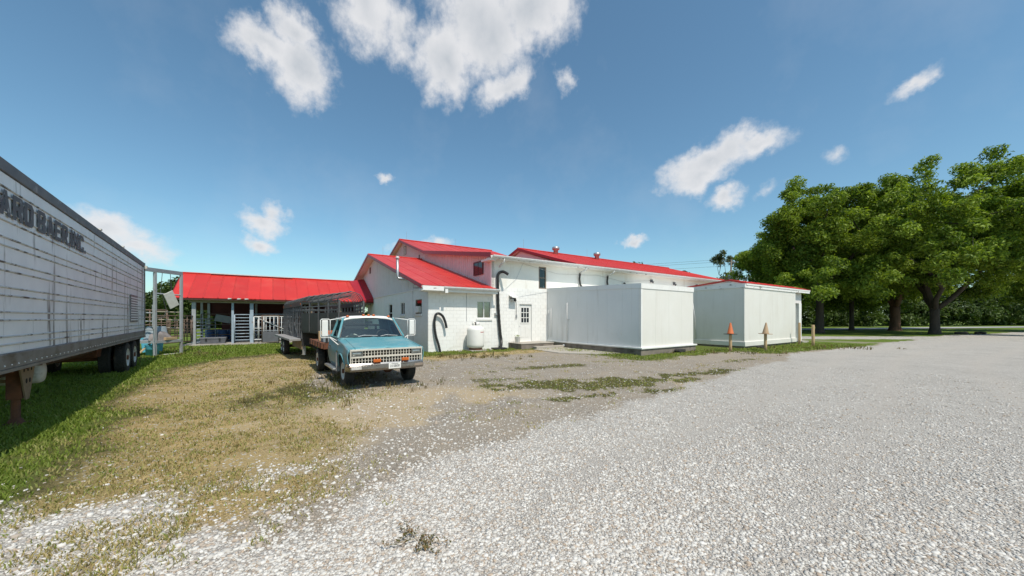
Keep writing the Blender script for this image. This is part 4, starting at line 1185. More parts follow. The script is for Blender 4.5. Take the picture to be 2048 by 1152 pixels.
core = MB(); core.hexa([(.05, .05, ZB), (W1 - .05, .05, ZB), (W1 - .05, D1, ZB), (.05, D1, ZB), (.05, .05, ZT - .05), (W1 - .05, .05, ZT - .05), (W1 - .05, D1, ZTB - .05), (.05, D1, ZTB - .05)])
cr_ = core.build('core', 'white_trim', C1)
sheets(C1, 4, 'x', 0, W1, ZB, ZT, ZT, 'cooler')
sheets(C1, 7, 'y', .085, D1, ZB, ZT, ZTB, 'cooler_side')
m = MB(); m.box(-.025, W1 + .02, -.03, .0 - .004, ZT - .2, ZT + .05); m.build('top_trim', 'white_trim', C1)
m = MB(); m.hexa([(-.03, -.03, ZT - .18), (-.005, -.03, ZT - .18), (-.005, D1, ZTB - .2), (-.03, D1, ZTB - .2), (-.03, -.03, ZT + .05), (-.005, -.03, ZT + .05), (-.005, D1, ZTB + .05), (-.03, D1, ZTB + .05)]); m.build('top_trim', 'cooler_side', C1)
m = MB(); m.hexa([(-.0, -.0, ZT + .0), (W1, -.0, ZT + .0), (W1, D1, ZTB + .0), (0, D1, ZTB + .0), (-.0, -.0, ZT + .04), (W1, -.0, ZT + .04), (W1, D1, ZTB + .04), (0, D1, ZTB + .04)]); m.build('roof_sheet', 'white_trim', C1)
m = MB(); m.box(-.012, .10, -.012, .0 - .005, ZB, ZT - .21); m.box(-.012, -.005, -.012, .12, ZB, ZT - .2); m.build('corner_trim', 'white_trim', C1)
for (t, z0, z1, r) in ((5.2, ZB, 2.75, .022), (6.7, .6, 2.5, .016), (6.95, .5, 2.35, .014)):
    m = MB(); m.tube([(-.05, t, z0), (-.05, t, z1)], r, 8); m.build('drain_pipe', 'pipe_white', C1, True)
m = MB(); m.box(-.06, -.005, 5.0, 5.2, 1.72, 1.75); m.build('pipe_clip', 'pipe_white', C1)
m = MB(); m.tube([(-.12, 5.45, .15), (-.02, 5.45, .15)], .07, 12); m.build('drain_outlet', 'pipe_white', C1, True)
for (t, z, w, h) in ((1.75, .92, .12, .12), (1.45, .92, .12, .12), (1.15, .92, .12, .12), (1.3, .68, .12, .1)):
    m = MB(); m.box(-.012, -.004, t, t + w, z + h - .02, z + h); m.box(-.012, -.004, t, t + .02, z, z + h - .02); m.build('patch_mark', 'white_trim', C1)

# ---- second cooler with its red-roofed lean-to
C2 = thing('cooler_building', 'squarish white cooler building with low red roof behind the cone-topped posts', 'cold room', (*b2w(16.59, -8.07), 0), BA)
W2, D2, Z2 = 7.75, 8.0, 3.86
m = MB(); m.box(-.0, W2, .02, D2, -.2, .10); m.build('footing', 'concrete_dark', C2)
m = MB(); m.box(-.06, W2 + .02, -.07, D2, .12, .40); m.build('base_trim', 'cooler', C2, bevel=.015)
core = MB(); core.box(.05, W2 - .05, .05, D2, .4, Z2 - .05); core.build('core', 'white_trim', C2)
sheets(C2, 7, 'x', 0, W2, .4, Z2, Z2, 'cooler')
sheets(C2, 7, 'y', .085, D2, .4, Z2, Z2, 'cooler')
for (a, c) in (((-.03, W2 + .03, -.05, -.004), 0), ((-.05, -.004, -.05, D2), 1)):
    m = MB(); m.box(a[0], a[1], a[2], a[3] if c == 0 else a[3], Z2 - .22, Z2 + .03); m.build('top_trim', 'fascia_worn', C2)
m = MB(); m.box(0, W2, 0, D2, Z2 + .0, Z2 + .035); m.build('roof_sheet', 'white_trim', C2)
m = MB(); m.tube([(-.06, 2.9, .42), (-.06, 3.0, 1.9), (-.06, 3.15, 3.0)], .03, 8); m.build('drain_pipe', 'pipe_white', C2, True)
roof_slope(C2, .08, W2 + 2.6, -.08, Z2 + .06, .95, .28, .95, minor=False)
roof_slope(C2, .08, W2 + 2.6, 6.2, Z2 - .16, -5.32, .092, .95, minor=False)
m = MB(); m.prism([(.0, Z2 + .04), (.86, Z2 + .18), (3.6, Z2 + .04)], 'x', .14, .2); m.build('roof_gable', 'white_trim', C2)
for (a, c) in (((.05, -.08, Z2 + .04), (.05, .87, Z2 + .29)), ((.05, .87, Z2 + .29), (.05, 6.2, Z2 - .2))):
    m = MB(); m.bar(a, c, .05, .10); m.build('rake_board', 'red_metal', C2)
m = MB(); m.box(W2 + .04, W2 + 2.55, -.06, .0, Z2 - .20, Z2 + .02); m.build('fascia', 'fascia_worn', C2)
m = MB(); m.box(W2 + .002, W2 + 1.95, .28, 5.5, Z2 - .95, Z2 - .06); m.build('entry_head', 'siding', C2)
m = MB(); m.box(W2 + 1.45, W2 + 1.95, .26, .6, .0, Z2 - .952); m.build('entry_post', 'white_trim', C2)
m = MB(); m.box(W2 + .002, W2 + 1.45, .62, .68, .1, Z2 - .952); m.build('entry_door', 'tool_grey', C2)
m = MB(); m.box(W2 + 1.3, W2 + 1.448, .5, .615, .1, Z2 - .952); m.build('door_frame', 'white_trim', C2)
m = MB(); m.box(W2 + 1.0, W2 + 2.2, -.1, .5, -.05, .12); m.build('door_sill', 'concrete', C2)

for k, (s, t, lb) in enumerate(((10.9, -7.45, 'black rubber splash block at the foot of the door-side cooler'), (17.6, -8.55, 'black rubber splash block behind the post with the faded cone'))):
    m = MB(); m.prism([(-.28, 0), (.28, 0), (.30, .1), (.22, .17), (-.22, .17), (-.30, .1)], 'y', -.16, .16); o = m.build('splash_block', 'rubber', None, bevel=.03)
    o.location = (*b2w(s, t), .0 if k else .04); o.rotation_euler = (0, 0, BA); tag(o, lb, 'splash block', 'black splash blocks')

# ---- bollard posts, two capped with traffic cones
def post(x, y, h, label, r=.075, rz=0.):
    T = thing('wooden_post', label, 'post', (x, y, 0), rz, 'wooden posts by the cooler building')
    m = MB(); m.lathe([(r * 1.04, -.1), (r, .3), (r * .97, h - .03), (r * .85, h)], n=14); m.build('post', 'tan_wood', T, True); return T


def cone(x, y, z, mt, label, tilt=0.):
    T = thing('traffic_cone', label, 'traffic cone', (x, y, z), .5, 'old traffic cones on posts'); T.rotation_euler = (tilt, tilt * .6, .5)
    m = MB(); m.lathe([(.172, .018), (.155, .05), (.038, .60), (.03, .62), (.0, .62)], n=20, caps=False); m.build('cone', mt, T, True, solid=.006)
    m = MB(); m.prism([(-.27, -.2), (-.2, -.27), (.2, -.27), (.27, -.2), (.27, .2), (.2, .27), (-.2, .27), (-.27, .2)], 'z', -.012, .017); m.build('cone_base', mt if mt == 'cone_faded' else 'black_plastic', T, bevel=.006); return T


post(11.87, 19.48, .93, 'round wooden post carrying the orange traffic cone')
post(13.98, 19.77, .93, 'round wooden post carrying the faded tan traffic cone')
post(19.85, 24.75, 1.5, 'wooden post close against the doorway of the cooler building')
post(19.57, 23.3, 1.37, 'wooden post standing alone in the grass, rightmost of the four', .085)
cone(11.87, 19.48, .945, 'cone_orange', 'weathered orange traffic cone set on top of a post')
cone(13.98, 19.77, .945, 'cone_faded', 'sun-faded tan traffic cone set on top of a post', .04)

# ---- open livestock shed
SHED = thing('open_shed', 'open-fronted livestock shed with long red metal roof', 'shed', (*BM, 0), BA)
BT, BZ0, BRT, BRZ = 12.3, 3.12, 15.9, 5.0
bsl = (BRZ - BZ0) / (BRT - BT)
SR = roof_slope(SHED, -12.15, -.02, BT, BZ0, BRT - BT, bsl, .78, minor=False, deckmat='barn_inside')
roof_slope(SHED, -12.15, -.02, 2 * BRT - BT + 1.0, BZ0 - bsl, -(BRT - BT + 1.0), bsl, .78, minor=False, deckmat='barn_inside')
m = MB(); m.tube([(-12.15, BRT, BRZ + .04), (-.02, BRT, BRZ + .04)], .06, 6); m.build('ridge_cap', 'red_metal', SHED)
m = MB(); m.box(-10.6, -5.5, BRT - .16, BRT - .02, BRZ + .05, BRZ + .11); m.build('ridge_light', 'pipe_white', SHED)
m = MB(); m.bar((-12.17, BT, BZ0 - .08), (-12.17, BRT, BRZ - .08), .03, .16); m.build('rake_board', 'red_trim', SHED)
m = MB(); m.box(-11.35, -.1, 12.72, 12.86, BZ0 - .28, BZ0 - .02); m.build('header_beam', 'beam_tan', SHED)
m = MB(); m.box(-12.1, -.1, BT + .02, BT + .06, BZ0 - .14, BZ0 - .02); m.build('fascia', 'beam_tan', SHED)
# torn lip of sheet metal on the eave
for k in range(7):
    s = -9.3 + k * .22 + random.uniform(-.05, .05); m = MB(); m.hexa([(s, BT - .04, BZ0 - .05), (s + .2, BT - .04, BZ0 - .03), (s + .2, BT + .0, BZ0 - .02), (s, BT, BZ0 - .02), (s, BT - .05, BZ0 + .02), (s + .2, BT - .06, BZ0 + .03), (s + .2, BT, BZ0 + .03), (s, BT, BZ0 + .03)]); m.build('torn_edge', 'white_trim' if k in (0, 2, 4) else 'red_metal', SHED)
# valley flashing against the wing wall
m = MB(); m.add([(-1.25, BRT, BRZ + .05), (-.03, BRT, BRZ + .30), (-.03, BT, BZ0 + .32), (-.03, BT + .0, BZ0 + .05), (-1.0, BT, BZ0 + .03)], [(0, 1, 2, 4), (2, 3, 4)]); m.build('valley_flashing', 'red_trim', SHED)
for (s, t, w, mt) in ((-11.1, 12.78, .2, 'steel_post'), (-9.1, 12.78, .13, 'pipe_blue'), (-8.05, 12.78, .2, 'pipe_blue'), (-4.4, 12.78, .16, 'tan_steel'), (-2.4, 12.78, .16, 'tan_steel'), (-1.0, 12.78, .2, 'tan_steel'), (-11.1, 19.3, .16, 'steel_post'), (-8.0, 19.3, .16, 'steel_post'), (-4.4, 19.3, .16, 'steel_post'), (-11.1, 15.9, .14, 'steel_post')):
    m = MB(); m.box(s - w / 2, s + w / 2, t - w / 2, t + w / 2, -.1, BZ0 - .28 if t < 13 else 3.0); m.build('post', mt, SHED)
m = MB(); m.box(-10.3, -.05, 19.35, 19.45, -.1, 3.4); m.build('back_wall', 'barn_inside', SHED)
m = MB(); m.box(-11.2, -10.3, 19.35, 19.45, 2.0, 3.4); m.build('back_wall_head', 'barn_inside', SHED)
for k in range(7):
    m = MB(); m.box(-12.0, -.1, 12.75 + k * .52 + .0, 12.83 + k * .52, BZ0 + (.45 + k * .52) * bsl - .26 - .0, BZ0 + (.45 + k * .52) * bsl - .16); m.build('purlin', 'beam_tan', SHED)
m = MB(); m.prism([b2w(-11.6, 12.35), b2w(-.02, 12.35), b2w(-.02, 19.4), b2w(-11.6, 19.4)], 'z', -.1, .10); structure(m.build('shed_floor', 'concrete'), 'concrete floor slab of the open shed')


def gate(name, label, s0, s1, t, z0, z1, mt, nh=0, nv=0, r=.028, diag=False, rz=0., sheet=None, grp='pipe gates and panels of the shed', rmul=1):
    T = thing(name, label, 'gate', (*b2w(s0, t), 0), BA + rz, grp); L = s1 - s0
    for p in (((0, 0, z0), (0, 0, z1)), ((L, 0, z0), (L, 0, z1))): m = MB(); m.tube(p, r * 1.15, 8); m.build('upright', mt, T, True)
    for p in (((0, 0, z0), (L, 0, z0)), ((0, 0, z1), (L, 0, z1))): m = MB(); m.tube(p, r * 1.1, 8); m.build('rail', mt, T, True)
    for i in range(nh): z = z0 + (z1 - z0) * (i + 1) / (nh + 1); m = MB(); m.tube([(0, 0, z), (L, 0, z)], r * rmul, 8); m.build('rail', mt, T, True)
    for i in range(nv): x = L * (i + 1) / (nv + 1); m = MB(); m.tube([(x, 0, z0), (x, 0, z1)], r * .9, 8); m.build('bar', mt, T, True)
    if diag: m = MB(); m.tube([(0, -.03, z1), (L, -.03, z0 + .45)], r * 1.1, 8); m.build('brace', mt, T, True)
    if sheet: m = MB(); m.box(.03, L - .03, -.02, .02, z0 + .02, z0 + sheet); m.build('sheet', 'tool_grey', T)
    return T


gate('pipe_gate', 'blue-grey gate of level bars between the two blue posts', -9.0, -8.15, 12.80, .30, 2.05, 'pipe_blue', nh=7, r=.03)
gate('bar_gate', 'white gate of upright bars with diagonal brace beside the blue post', -7.92, -5.6, 12.76, .28, 1.92, 'pipe_white', nv=9, diag=True, r=.03)
gate('bar_gate', 'narrow white gate leaf of three bars hinged on the blue post', -7.92, -7.35, 12.66, .30, 1.90, 'pipe_white', nh=1, nv=1, r=.03)
gate('sheeted_gate', 'rusty brown gate with dark sheet across its lower part', -7.45, -6.45, 12.40, .12, 2.0, 'pipe_brown', sheet=.75, r=.03, rz=-.12)
gate('pipe_fence', 'upper blue-grey pipe panel behind the white gate', -8.0, -5.3, 13.6, .3, 2.1, 'pipe_blue', nh=5, nv=1, r=.026)
gate('pipe_fence', 'dark brown pipe panel inside the first bay of the shed', -11.0, -9.35, 14.9, .25, 2.1, 'pipe_brown', nh=4, nv=0, r=.028)
gate('pipe_fence', 'blue pipe panel running back at the open left end of the shed', -11.05, -8.6, 13.0, .2, 1.75, 'pipe_blue', nh=6, nv=1, r=.026, rz=1.25)
gate('pipe_fence', 'low dark panel deep inside the shed behind the level-bar gate', -9.0, -4.5, 16.5, .2, 1.9, 'pipe_brown', nh=6, nv=3, r=.03)
gate('corral_fence', 'brown corral panel of boards left of the shed corner post', -12.2, -11.2, 12.5, .3, 1.7, 'pipe_brown', nh=3, nv=2, r=.03)
gate('corral_fence', 'brown corral fence leading from the shed to the steel frame', -11.15, -7.6, 12.7, .35, 1.95, 'pipe_brown', nh=3, nv=5, r=.028, rz=-1.9)
gate('corral_fence', 'brown corral fence behind the hanging white board', -14.6, -12.3, 12.3, .5, 2.3, 'pipe_brown', nh=3, nv=2, r=.04)
for k, (s, t) in enumerate(((-10.6, 15.6), (-9.95, 15.9), (-10.3, 16.6), (-9.4, 16.3))):
    o = thing('blue_drum', ('blue plastic drum nearest the shed corner post', 'blue plastic drum second from the corner post in the shed', 'blue plastic drum at the back of the first shed bay', 'blue plastic drum beside the level-bar gate in the shed')[k], 'drum', (*b2w(s, t), .1), BA, 'blue drums in the shed')
    m = MB(); m.lathe([(.0, 0), (.27, .0), (.29, .03), (.295, .28), (.305, .3), (.295, .32), (.295, .58), (.305, .6), (.295, .62), (.29, .86), (.27, .89), (0, .89)], n=20, caps=False); m.build('drum', 'drum_blue', o, True)
    m = MB(); m.lathe([(.04, .88), (.04, .91)], (.12, 0, 0), 'z', 8); m.build('bung', 'black_plastic', o)
tb = thing('tool_box', 'grey plastic storage box on the shed floor', 'storage box', (*b2w(-10.15, 13.15), .102), BA)
m = MB(); m.hexa([(-.62, -.28, 0), (.62, -.28, 0), (.62, .28, 0), (-.62, .28, 0), (-.68, -.32, .30), (.68, -.32, .30), (.68, .32, .30), (-.68, .32, .30)]); m.build('box_body', 'tool_grey', tb, bevel=.02)
m = MB(); m.box(-.70, .70, -.34, .34, .302, .42); m.build('lid', 'tool_grey', tb, bevel=.03)
for x in (-.35, .35): m = MB(); m.box(x - .05, x + .05, -.36, -.325, .2, .36); m.build('latch', 'black_plastic', tb)
pn = MB(); pn.obox((0, 0, 0), (1.0, .03, .55), Matrix.Rotation(.5, 3, 'X') @ Matrix.Rotation(.25, 3, 'Y')); o = pn.build('loose_sheet', 'tub_grey'); o.location = (*b2w(-9.75, 14.82), 1.75); o.rotation_euler = (0, 0, BA); tag(o, 'bent grey sheet hooked over the brown panel in the shed', 'sheet')
# ------------------------------------------------------------------ lettering
def text_mesh(txt, h, mt, width=None, off=.0, ext=.002):
    cu = bpy.data.curves.new('lettering', 'FONT'); cu.body = txt; cu.size = 1; cu.offset = off; cu.extrude = 0
    o = bpy.data.objects.new('lettering', cu); COL.objects.link(o)
    bpy.context.view_layer.update()
    me = bpy.data.meshes.new_from_object(o)
    bpy.data.objects.remove(o); bpy.data.curves.remove(cu)
    n = len(me.vertices); co = np.empty(n * 3, np.float32); me.vertices.foreach_get('co', co); co = co.reshape(-1, 3)
    lo, hi = co.min(0), co.max(0); co[:, 1] = (co[:, 1] - lo[1]) / (hi[1] - lo[1]) * h; co[:, 0] = (co[:, 0] - lo[0])
    co[:, 0] *= (width / (hi[0] - lo[0])) if width else h / .7
    me.vertices.foreach_set('co', co.ravel()); me.materials.clear(); me.materials.append(MT[mt]); me.update(); return me


# ------------------------------------------------------------------ wheels
def wheel(parent, x, y, r, w, side, rim='rim_white', name='wheel', tread=True):
    """wheel with its axis along x; side=+1 shows its dish towards +x"""
    T = bpy.data.objects.new(name, None); COL.objects.link(T); T.parent = parent; T.location = (x, y, r)
    h = w / 2
    m = MB(); m.lathe([(r * .58, -h * .9), (r * .78, -h), (r * .95, -h * .94), (r * .995, -h * .72), (r, 0), (r * .995, h * .72), (r * .95, h * .94), (r * .78, h), (r * .58, h * .9)], (0, 0, 0), 'x', 36, False)
    m.build('tyre', 'rubber', T, True)
    if tread:
        m = MB()
        for k in range(36):
            a = 2 * math.pi * k / 36
            for j, xx in enumerate((-.62, -.2, .22, .64)):
                aa = a + (.09 if j % 2 else 0); R = Matrix.Rotation(-aa, 3, 'X'); c = R @ Vector((0, 0, r * 1.004)); m.obox((xx * h, c.y, c.z), (h * .34, r * .11, r * .03), R)
        m.build('tread', 'rubber', T)
    s = side; m = MB()
    m.lathe([(r * .60, s * h * .88), (r * .57, s * h * .95), (r * .53, s * h * .86), (r * .48, s * h * .35), (r * .30, s * h * .30), (r * .22, s * h * .55), (r * .20, s * h * .62), (0, s * h * .62)], (0, 0, 0), 'x', 28, False)
    m.build('rim', rim, T, True)
    m = MB(); m.lathe([(r * .16, s * h * .6), (r * .15, s * h * 1.02), (0, s * h * 1.05)], (0, 0, 0), 'x', 14, False); m.build('hub', 'rust' if rim != 'chrome' else 'galv', T, True)
    return T


# ------------------------------------------------------------------ semi trailer
ST = thing('semi_trailer', 'long weathered white box semi trailer with faded black lettering', 'trailer', (-14.87, 14.5, 0), rad(39.3))
Y0, XW, ZB0, ZT0 = -13.9, -2.44, 1.10, 4.02
m = MB(); m.box(XW, -.012, Y0, 0, ZB0 + .02, ZT0 - .02); m.build('box_body', 'trailer_skin', ST)
ribs = []
z = ZB0 + .34; k = 0
while z < ZT0 - .30:
    ribs.append(z); z += .115 if k % 2 == 0 else .235; k += 1
edges = [ZB0 + .22] + ribs + [ZT0 - .17]
for a, c in zip(edges[:-1], edges[1:]):
    n = 5; L = -Y0 / n
    m = MB(); m.box(-.013, 0, Y0, 0, a + .004, c - .004); m.build('side_panel', 'trailer_skin', ST)
for zz in ribs:
    m = MB(); m.prism([(-.004, zz - .016), (.016, zz - .006), (.016, zz + .006), (-.004, zz + .016)], 'y', 0, 1) if False else m.add([(-.004, Y0, zz - .018), (.018, Y0, zz - .006), (.018, Y0, zz + .006), (-.004, Y0, zz + .014), (-.004, 0, zz - .018), (.018, 0, zz - .006), (.018, 0, zz + .006), (-.004, 0, zz + .014)], [(0, 1, 5, 4), (1, 2, 6, 5), (2, 3, 7, 6), (0, 3, 2, 1), (4, 5, 6, 7)])
    m.build('rub_rib', 'trailer_rib', ST)
m = MB(); m.box(-.03, .022, Y0, .01, ZT0 - .165, ZT0 + .01); m.build('top_rail', 'trailer_rail', ST, bevel=.01)
m = MB(); m.box(-.05, .03, Y0, .01, ZB0, ZB0 + .215); br = m.build('bottom_rail', 'trailer_bottom', ST, bevel=.008)
m = MB(); m.box(-.04, .04, Y0, .005, ZB0 - .05, ZB0 - .003); m.build('rub_rail', 'trailer_bottom', ST)
rv = MB(); rv.lathe([(.012, 0), (.009, .008), (0, .009)], (0, 0, 0), 'x', 6, False); rvm = rv.mesh('rivet', 'trailer_skin')
for k in range(60): place('rivet', rvm, br, (.03, -.2 - k * .225, ZB0 + .05)); 
m = MB(); m.box(XW, .0, Y0, 0, ZT0 - .01, ZT0 + .02); m.build('roof', 'trailer_skin', ST)
m = MB(); m.box(-.1, .026, -.09, .02, ZB0, ZT0 + .02); m.build('corner_post', 'trailer_bottom', ST)
for y in (-.1, -4.2, -7.0): m = MB(); m.box(-.2, .03, y - .05, y + .05, ZT0 + .02, ZT0 + .06) if y < -1 else m.box(.0, .1, y - .05, y + .05, ZT0 - .22, ZT0 - .1); m.build('marker_lamp', 'board_white', ST)
for x in (-1.83, -.62): m = MB(); m.box(x - .6, x + .6, .0, .04, ZB0 + .1, ZT0 - .1); m.build('rear_door', 'trailer_skin', ST)
m = MB(); m.tube([(-.05, .06, 1.3), (-.05, .06, 3.7)], .02, 6); m.build('lock_rod', 'galv', ST)
# louvred placard near the tail
m = MB(); m.box(.0, .028, -3.1, -1.75, 1.68, 2.62); pl = m.build('placard', 'trailer_bottom', ST)
for k in range(10): m = MB(); m.box(.028, .036, -3.05, -1.8, 1.74 + k * .085, 1.78 + k * .085); m.build('placard_slat', 'trailer_skin', pl)
# lettering on the side
def block_letter(ch):
    """bold condensed capitals on a .8 x 1 cell, built of butting quads"""
    t = .25; W = .78
    R = lambda x0, x1, z0, z1: [(x0, z0), (x1, z0), (x1, z1), (x0, z1)]
    c = .1
    P = {'A': [[(0, 0), (t, 0), (t + .045, .22), (.31, .22), (.31, 1), (.27, 1)], [(W, 0), (.55, 0), (.495, .22), (.31, .22), (.31, .42), (.40, .42), (.36, .72), (.31, .95), (.31, 1), (.50, 1)]],
         'R': [R(0, t, 0, 1), [(t, .8), (.5, .8), (.5, .62), (W, .62), (W, .9), (W - c, 1), (t, 1)], [(t, .42), (W - c, .42), (W, .52), (W, .62), (t, .62)], [(.36, .42), (.53, 0), (W + .02, 0), (W - .16, .42)]],
         'D': [R(0, t, 0, 1), [(t, .8), (.5, .8), (.5, .5), (W, .5), (W, .84), (W - .16, 1), (t, 1)], [(t, 0), (W - .16, 0), (W, .16), (W, .5), (.5, .5), (.5, .2), (t, .2)]],
         'B': [R(0, t, 0, 1), [(t, .82), (.5, .82), (.5, .6), (t, .6), (t, .5), (W - .1, .5), (W, .62), (W, .88), (W - .12, 1), (t, 1)], [(t, 0), (W - .12, 0), (W, .12), (W, .40), (W - .1, .5), (t, .5), (t, .41), (.5, .41), (.5, .18), (t, .18)]],
         'E': [R(0, t, 0, 1), R(t, .7, .8, 1), R(t, .62, .41, .6), R(t, .7, 0, .2)],
         'I': [R(0, t + .02, 0, 1)],
         'N': [R(0, .22, 0, 1), R(.56, W, 0, 1), [(.22, 1), (.22, .62), (.56, 0), (.56, .4)]],
         'C': [[(0, .14), (.14, 0), (t, 0), (t, 1), (.14, 1), (0, .86)], [(t, .8), (.52, .8), (.52, .68), (W, .68), (W, .86), (W - .14, 1), (t, 1)], [(t, 0), (W - .14, 0), (W, .14), (W, .34), (.52, .34), (.52, .2), (t, .2)]],
         ',': [[(.02, 0), (.22, 0), (.22, .2), (.02, .2)], [(.12, 0), (.06, -.14), (.12, -.14), (.22, 0)]],
         '.': [R(.02, .24, 0, .2)]}[ch]
    b = MB()
    for poly in P: b.add([(0, x, z) for x, z in poly], [tuple(range(len(poly)))])
    me = bpy.data.meshes.new('letter'); me.from_pydata(b.v, [], b.f); me.materials.append(MT['letter'])
    bm = bmesh.new(); bm.from_mesh(me); bmesh.ops.triangulate(bm, faces=bm.faces); bm.to_mesh(me); bm.free(); return me


for ch, y, w in (('A', -12.46, .36), ('R', -12.05, .37), ('D', -11.65, .37), ('B', -11.12, .36), ('A', -10.72, .36), ('E', -10.32, .36), ('R', -9.94, .36), (',', -9.57, .36), ('I', -9.43, .36), ('N', -9.24, .35), ('C', -8.86, .35), ('.', -8.48, .34)):
    place('letter', block_letter(ch), ST, (.0205, y, 3.25), (0, 0, 0), (1, w / .8, .36))
# underside
for x in (-1.75, -.70): m = MB(); m.box(x - .07, x + .07, Y0, -.1, ZB0 - .33, ZB0 - .02); m.build('frame_rail', 'underside', ST)
for k in range(24): m = MB(); m.box(XW + .05, -.06, Y0 + .4 + k * .57, Y0 + .47 + k * .57, ZB0 - .10, ZB0 + .02); m.build('cross_member', 'rust', ST)
for y in (-3.15, -1.85):
    m = MB(); m.tube([(XW + .1, y, .5), (-.1, y, .5)], .07, 8); m.build('axle', 'rust', ST)
    for x, sd in ((-.16, 1), (-.50, -1), (XW + .16, -1), (XW + .50, 1)): wheel(ST, x, y, .50, .28, sd, 'rim_white')
m = MB(); m.box(-1.9, -.55, -4.2, -.9, .62, .85); m.build('suspension', 'rust', ST)
for x in (-2.0, -.35): m = MB(); m.box(x - .3, x + .3, -.62, -.60, .30, 1.05); m.build('mud_flap', 'rubber', ST)
m = MB(); m.box(XW + .3, -.3, -.12, -.02, .55, .68); m.bar((-.45, -.07, .6), (-.45, -.07, 1.1), .1, .1); m.bar((-2.0, -.07, .6), (-2.0, -.07, 1.1), .1, .1); m.build('rear_guard', 'trailer_rail', ST)
# landing gear with drilled gusset plate
for x in (-.34, -2.1):
    m = MB(); m.box(x - .08, x + .08, -10.69, -10.51, .45, 1.06); lg = m.build('landing_leg', 'rust', ST)
    m = MB(); m.lathe([(.055, .08), (.055, .5)], (x, -10.6, 0), 'z', 12); m.build('inner_leg', 'rust', lg)
    m = MB(); m.lathe([(.2, .0), (.21, .02), (.1, .05), (.06, .12)], (x, -10.6, 0), 'z', 14); m.build('sand_shoe', 'rust', lg, True)
hp = MB()
gp = [(-10.88, 1.06), (-10.18, 1.06), (-10.47, .42), (-10.61, .42)]
hp.prism(gp, 'x', -.25, -.23); gpl = hp.build('gusset_plate', 'tan_steel', ST)
for (y, z, r) in ((-10.45, .74, .045), (-10.59, .74, .045), (-10.53, .93, .03), (-10.38, .93, .03), (-10.69, .93, .03)):
    m = MB(); m.lathe([(r, 0), (0, .004)], (-.229, y, z), 'x', 14, False); m.build('hole', 'dark_void', gpl)
m = MB(); m.bar((-.34, -10.53, .75), (-2.1, -10.53, .75), .05, .05); m.build('leg_brace', 'tan_steel', ST)
m = MB(); m.lathe([(.0, 0), (.18, .01), (.215, .05), (.22, .1), (.22, .95), (.19, 1.0), (0, 1.02)], (-1.28, -9.62, .80), 'x', 28, False); m.build('air_tank', 'rim_white', ST, True)
m = MB(); m.tube([(-.9, -9.9, .9), (-.8, -8.0, .72), (-.9, -6.0, .78), (-1.0, -4.3, .7)], .02, 6); m.build('air_hose', 'black_plastic', ST)

# ------------------------------------------------------------------ steel frame with its shelf, and the clutter on it
FRM = thing('steel_frame', 'tall rusty steel loading frame with low shelf behind the trailer tail', 'frame', (-16.88, 16.95, 0), rad(-1))
for (x, y, h) in ((0, 0, 3.98), (.02, 1.30, 4.0), (-1.5, .1, 2.5), (-1.5, 1.4, 2.5)):
    m = MB(); m.box(x - .05, x + .05, y - .05, y + .05, -.05, h); m.build('post', 'steel_post', FRM, bevel=.006)
m = MB(); m.box(-.05, .05, -1.2, 1.36, 3.99, 4.17); m.build('top_beam', 'galv', FRM)
m = MB(); m.tube([(0, .06, 2.98), (0, 1.24, 2.98)], .035, 8); m.build('cross_bar', 'steel_post', FRM)
for zz in (1.3, 1.7, 2.1): m = MB(); m.tube([(-.06, .1, zz - .05), (-1.45, .15, zz)], .03, 8); m.build('side_rail', 'steel_post', FRM); m = MB(); m.tube([(-.04, 1.35, zz), (-1.45, 1.4, zz + .05)], .03, 8); m.build('side_rail', 'beam_tan', FRM)
m = MB(); m.box(-1.6, .07, -.02, 1.34, .62, .74); m.build('shelf', 'steel_post', FRM)
m = MB(); m.box(-.09, .05, .4, 1.2, -.02, .06); m.build('sill_board', 'board_white', FRM)
for (a, zz) in (((.0, .75, 3.98), (0.02, .8, 3.0)), ((0, .35, 3.98), (-.05, .3, 2.9))): m = MB(); m.tube([a, zz], .012, 5); m.build('hanging_cord', 'wire', FRM)
m = MB(); m.tube([(0, .35, 2.9), (0, .55, 2.2), (0, .45, 1.9), (0, .1, 1.75)], .014, 6); m.build('hanging_cord', 'wire', FRM)
w_ = lambda x, y, z: (-16.88 + x, 16.95 + y, z)
o = MB(); o.obox((0, 0, 0), (.035, .52, .78), Matrix.Rotation(rad(27), 3, 'X')); hb = o.build('hanging_board', 'board_white', None, bevel=.01); hb.location = w_(.09, .72, 2.72); tag(hb, 'tilted off-white panel hanging in the steel frame', 'board')


def lump(name, label, cat, loc, sx, sy, sz, mt, seed, n=28):
    b = MB()

    def fn(u, v):
        a = u * 2 * math.pi; p = v * math.pi / 2; r = 1 + .28 * (vnoise(np.array([math.cos(a) * 2 + seed]), np.array([math.sin(a) * 2 + v * 3]))[0] - .5) * 2
        return (math.cos(a) * math.cos(p) ** .6 * sx * r, math.sin(a) * math.cos(p) ** .6 * sy * r, math.sin(p) * sz * (1 + .2 * math.sin(a * 3 + seed)))
    b.grid(fn, n, 8); o = b.build(name, mt, None, True); o.location = loc; return tag(o, label, cat)


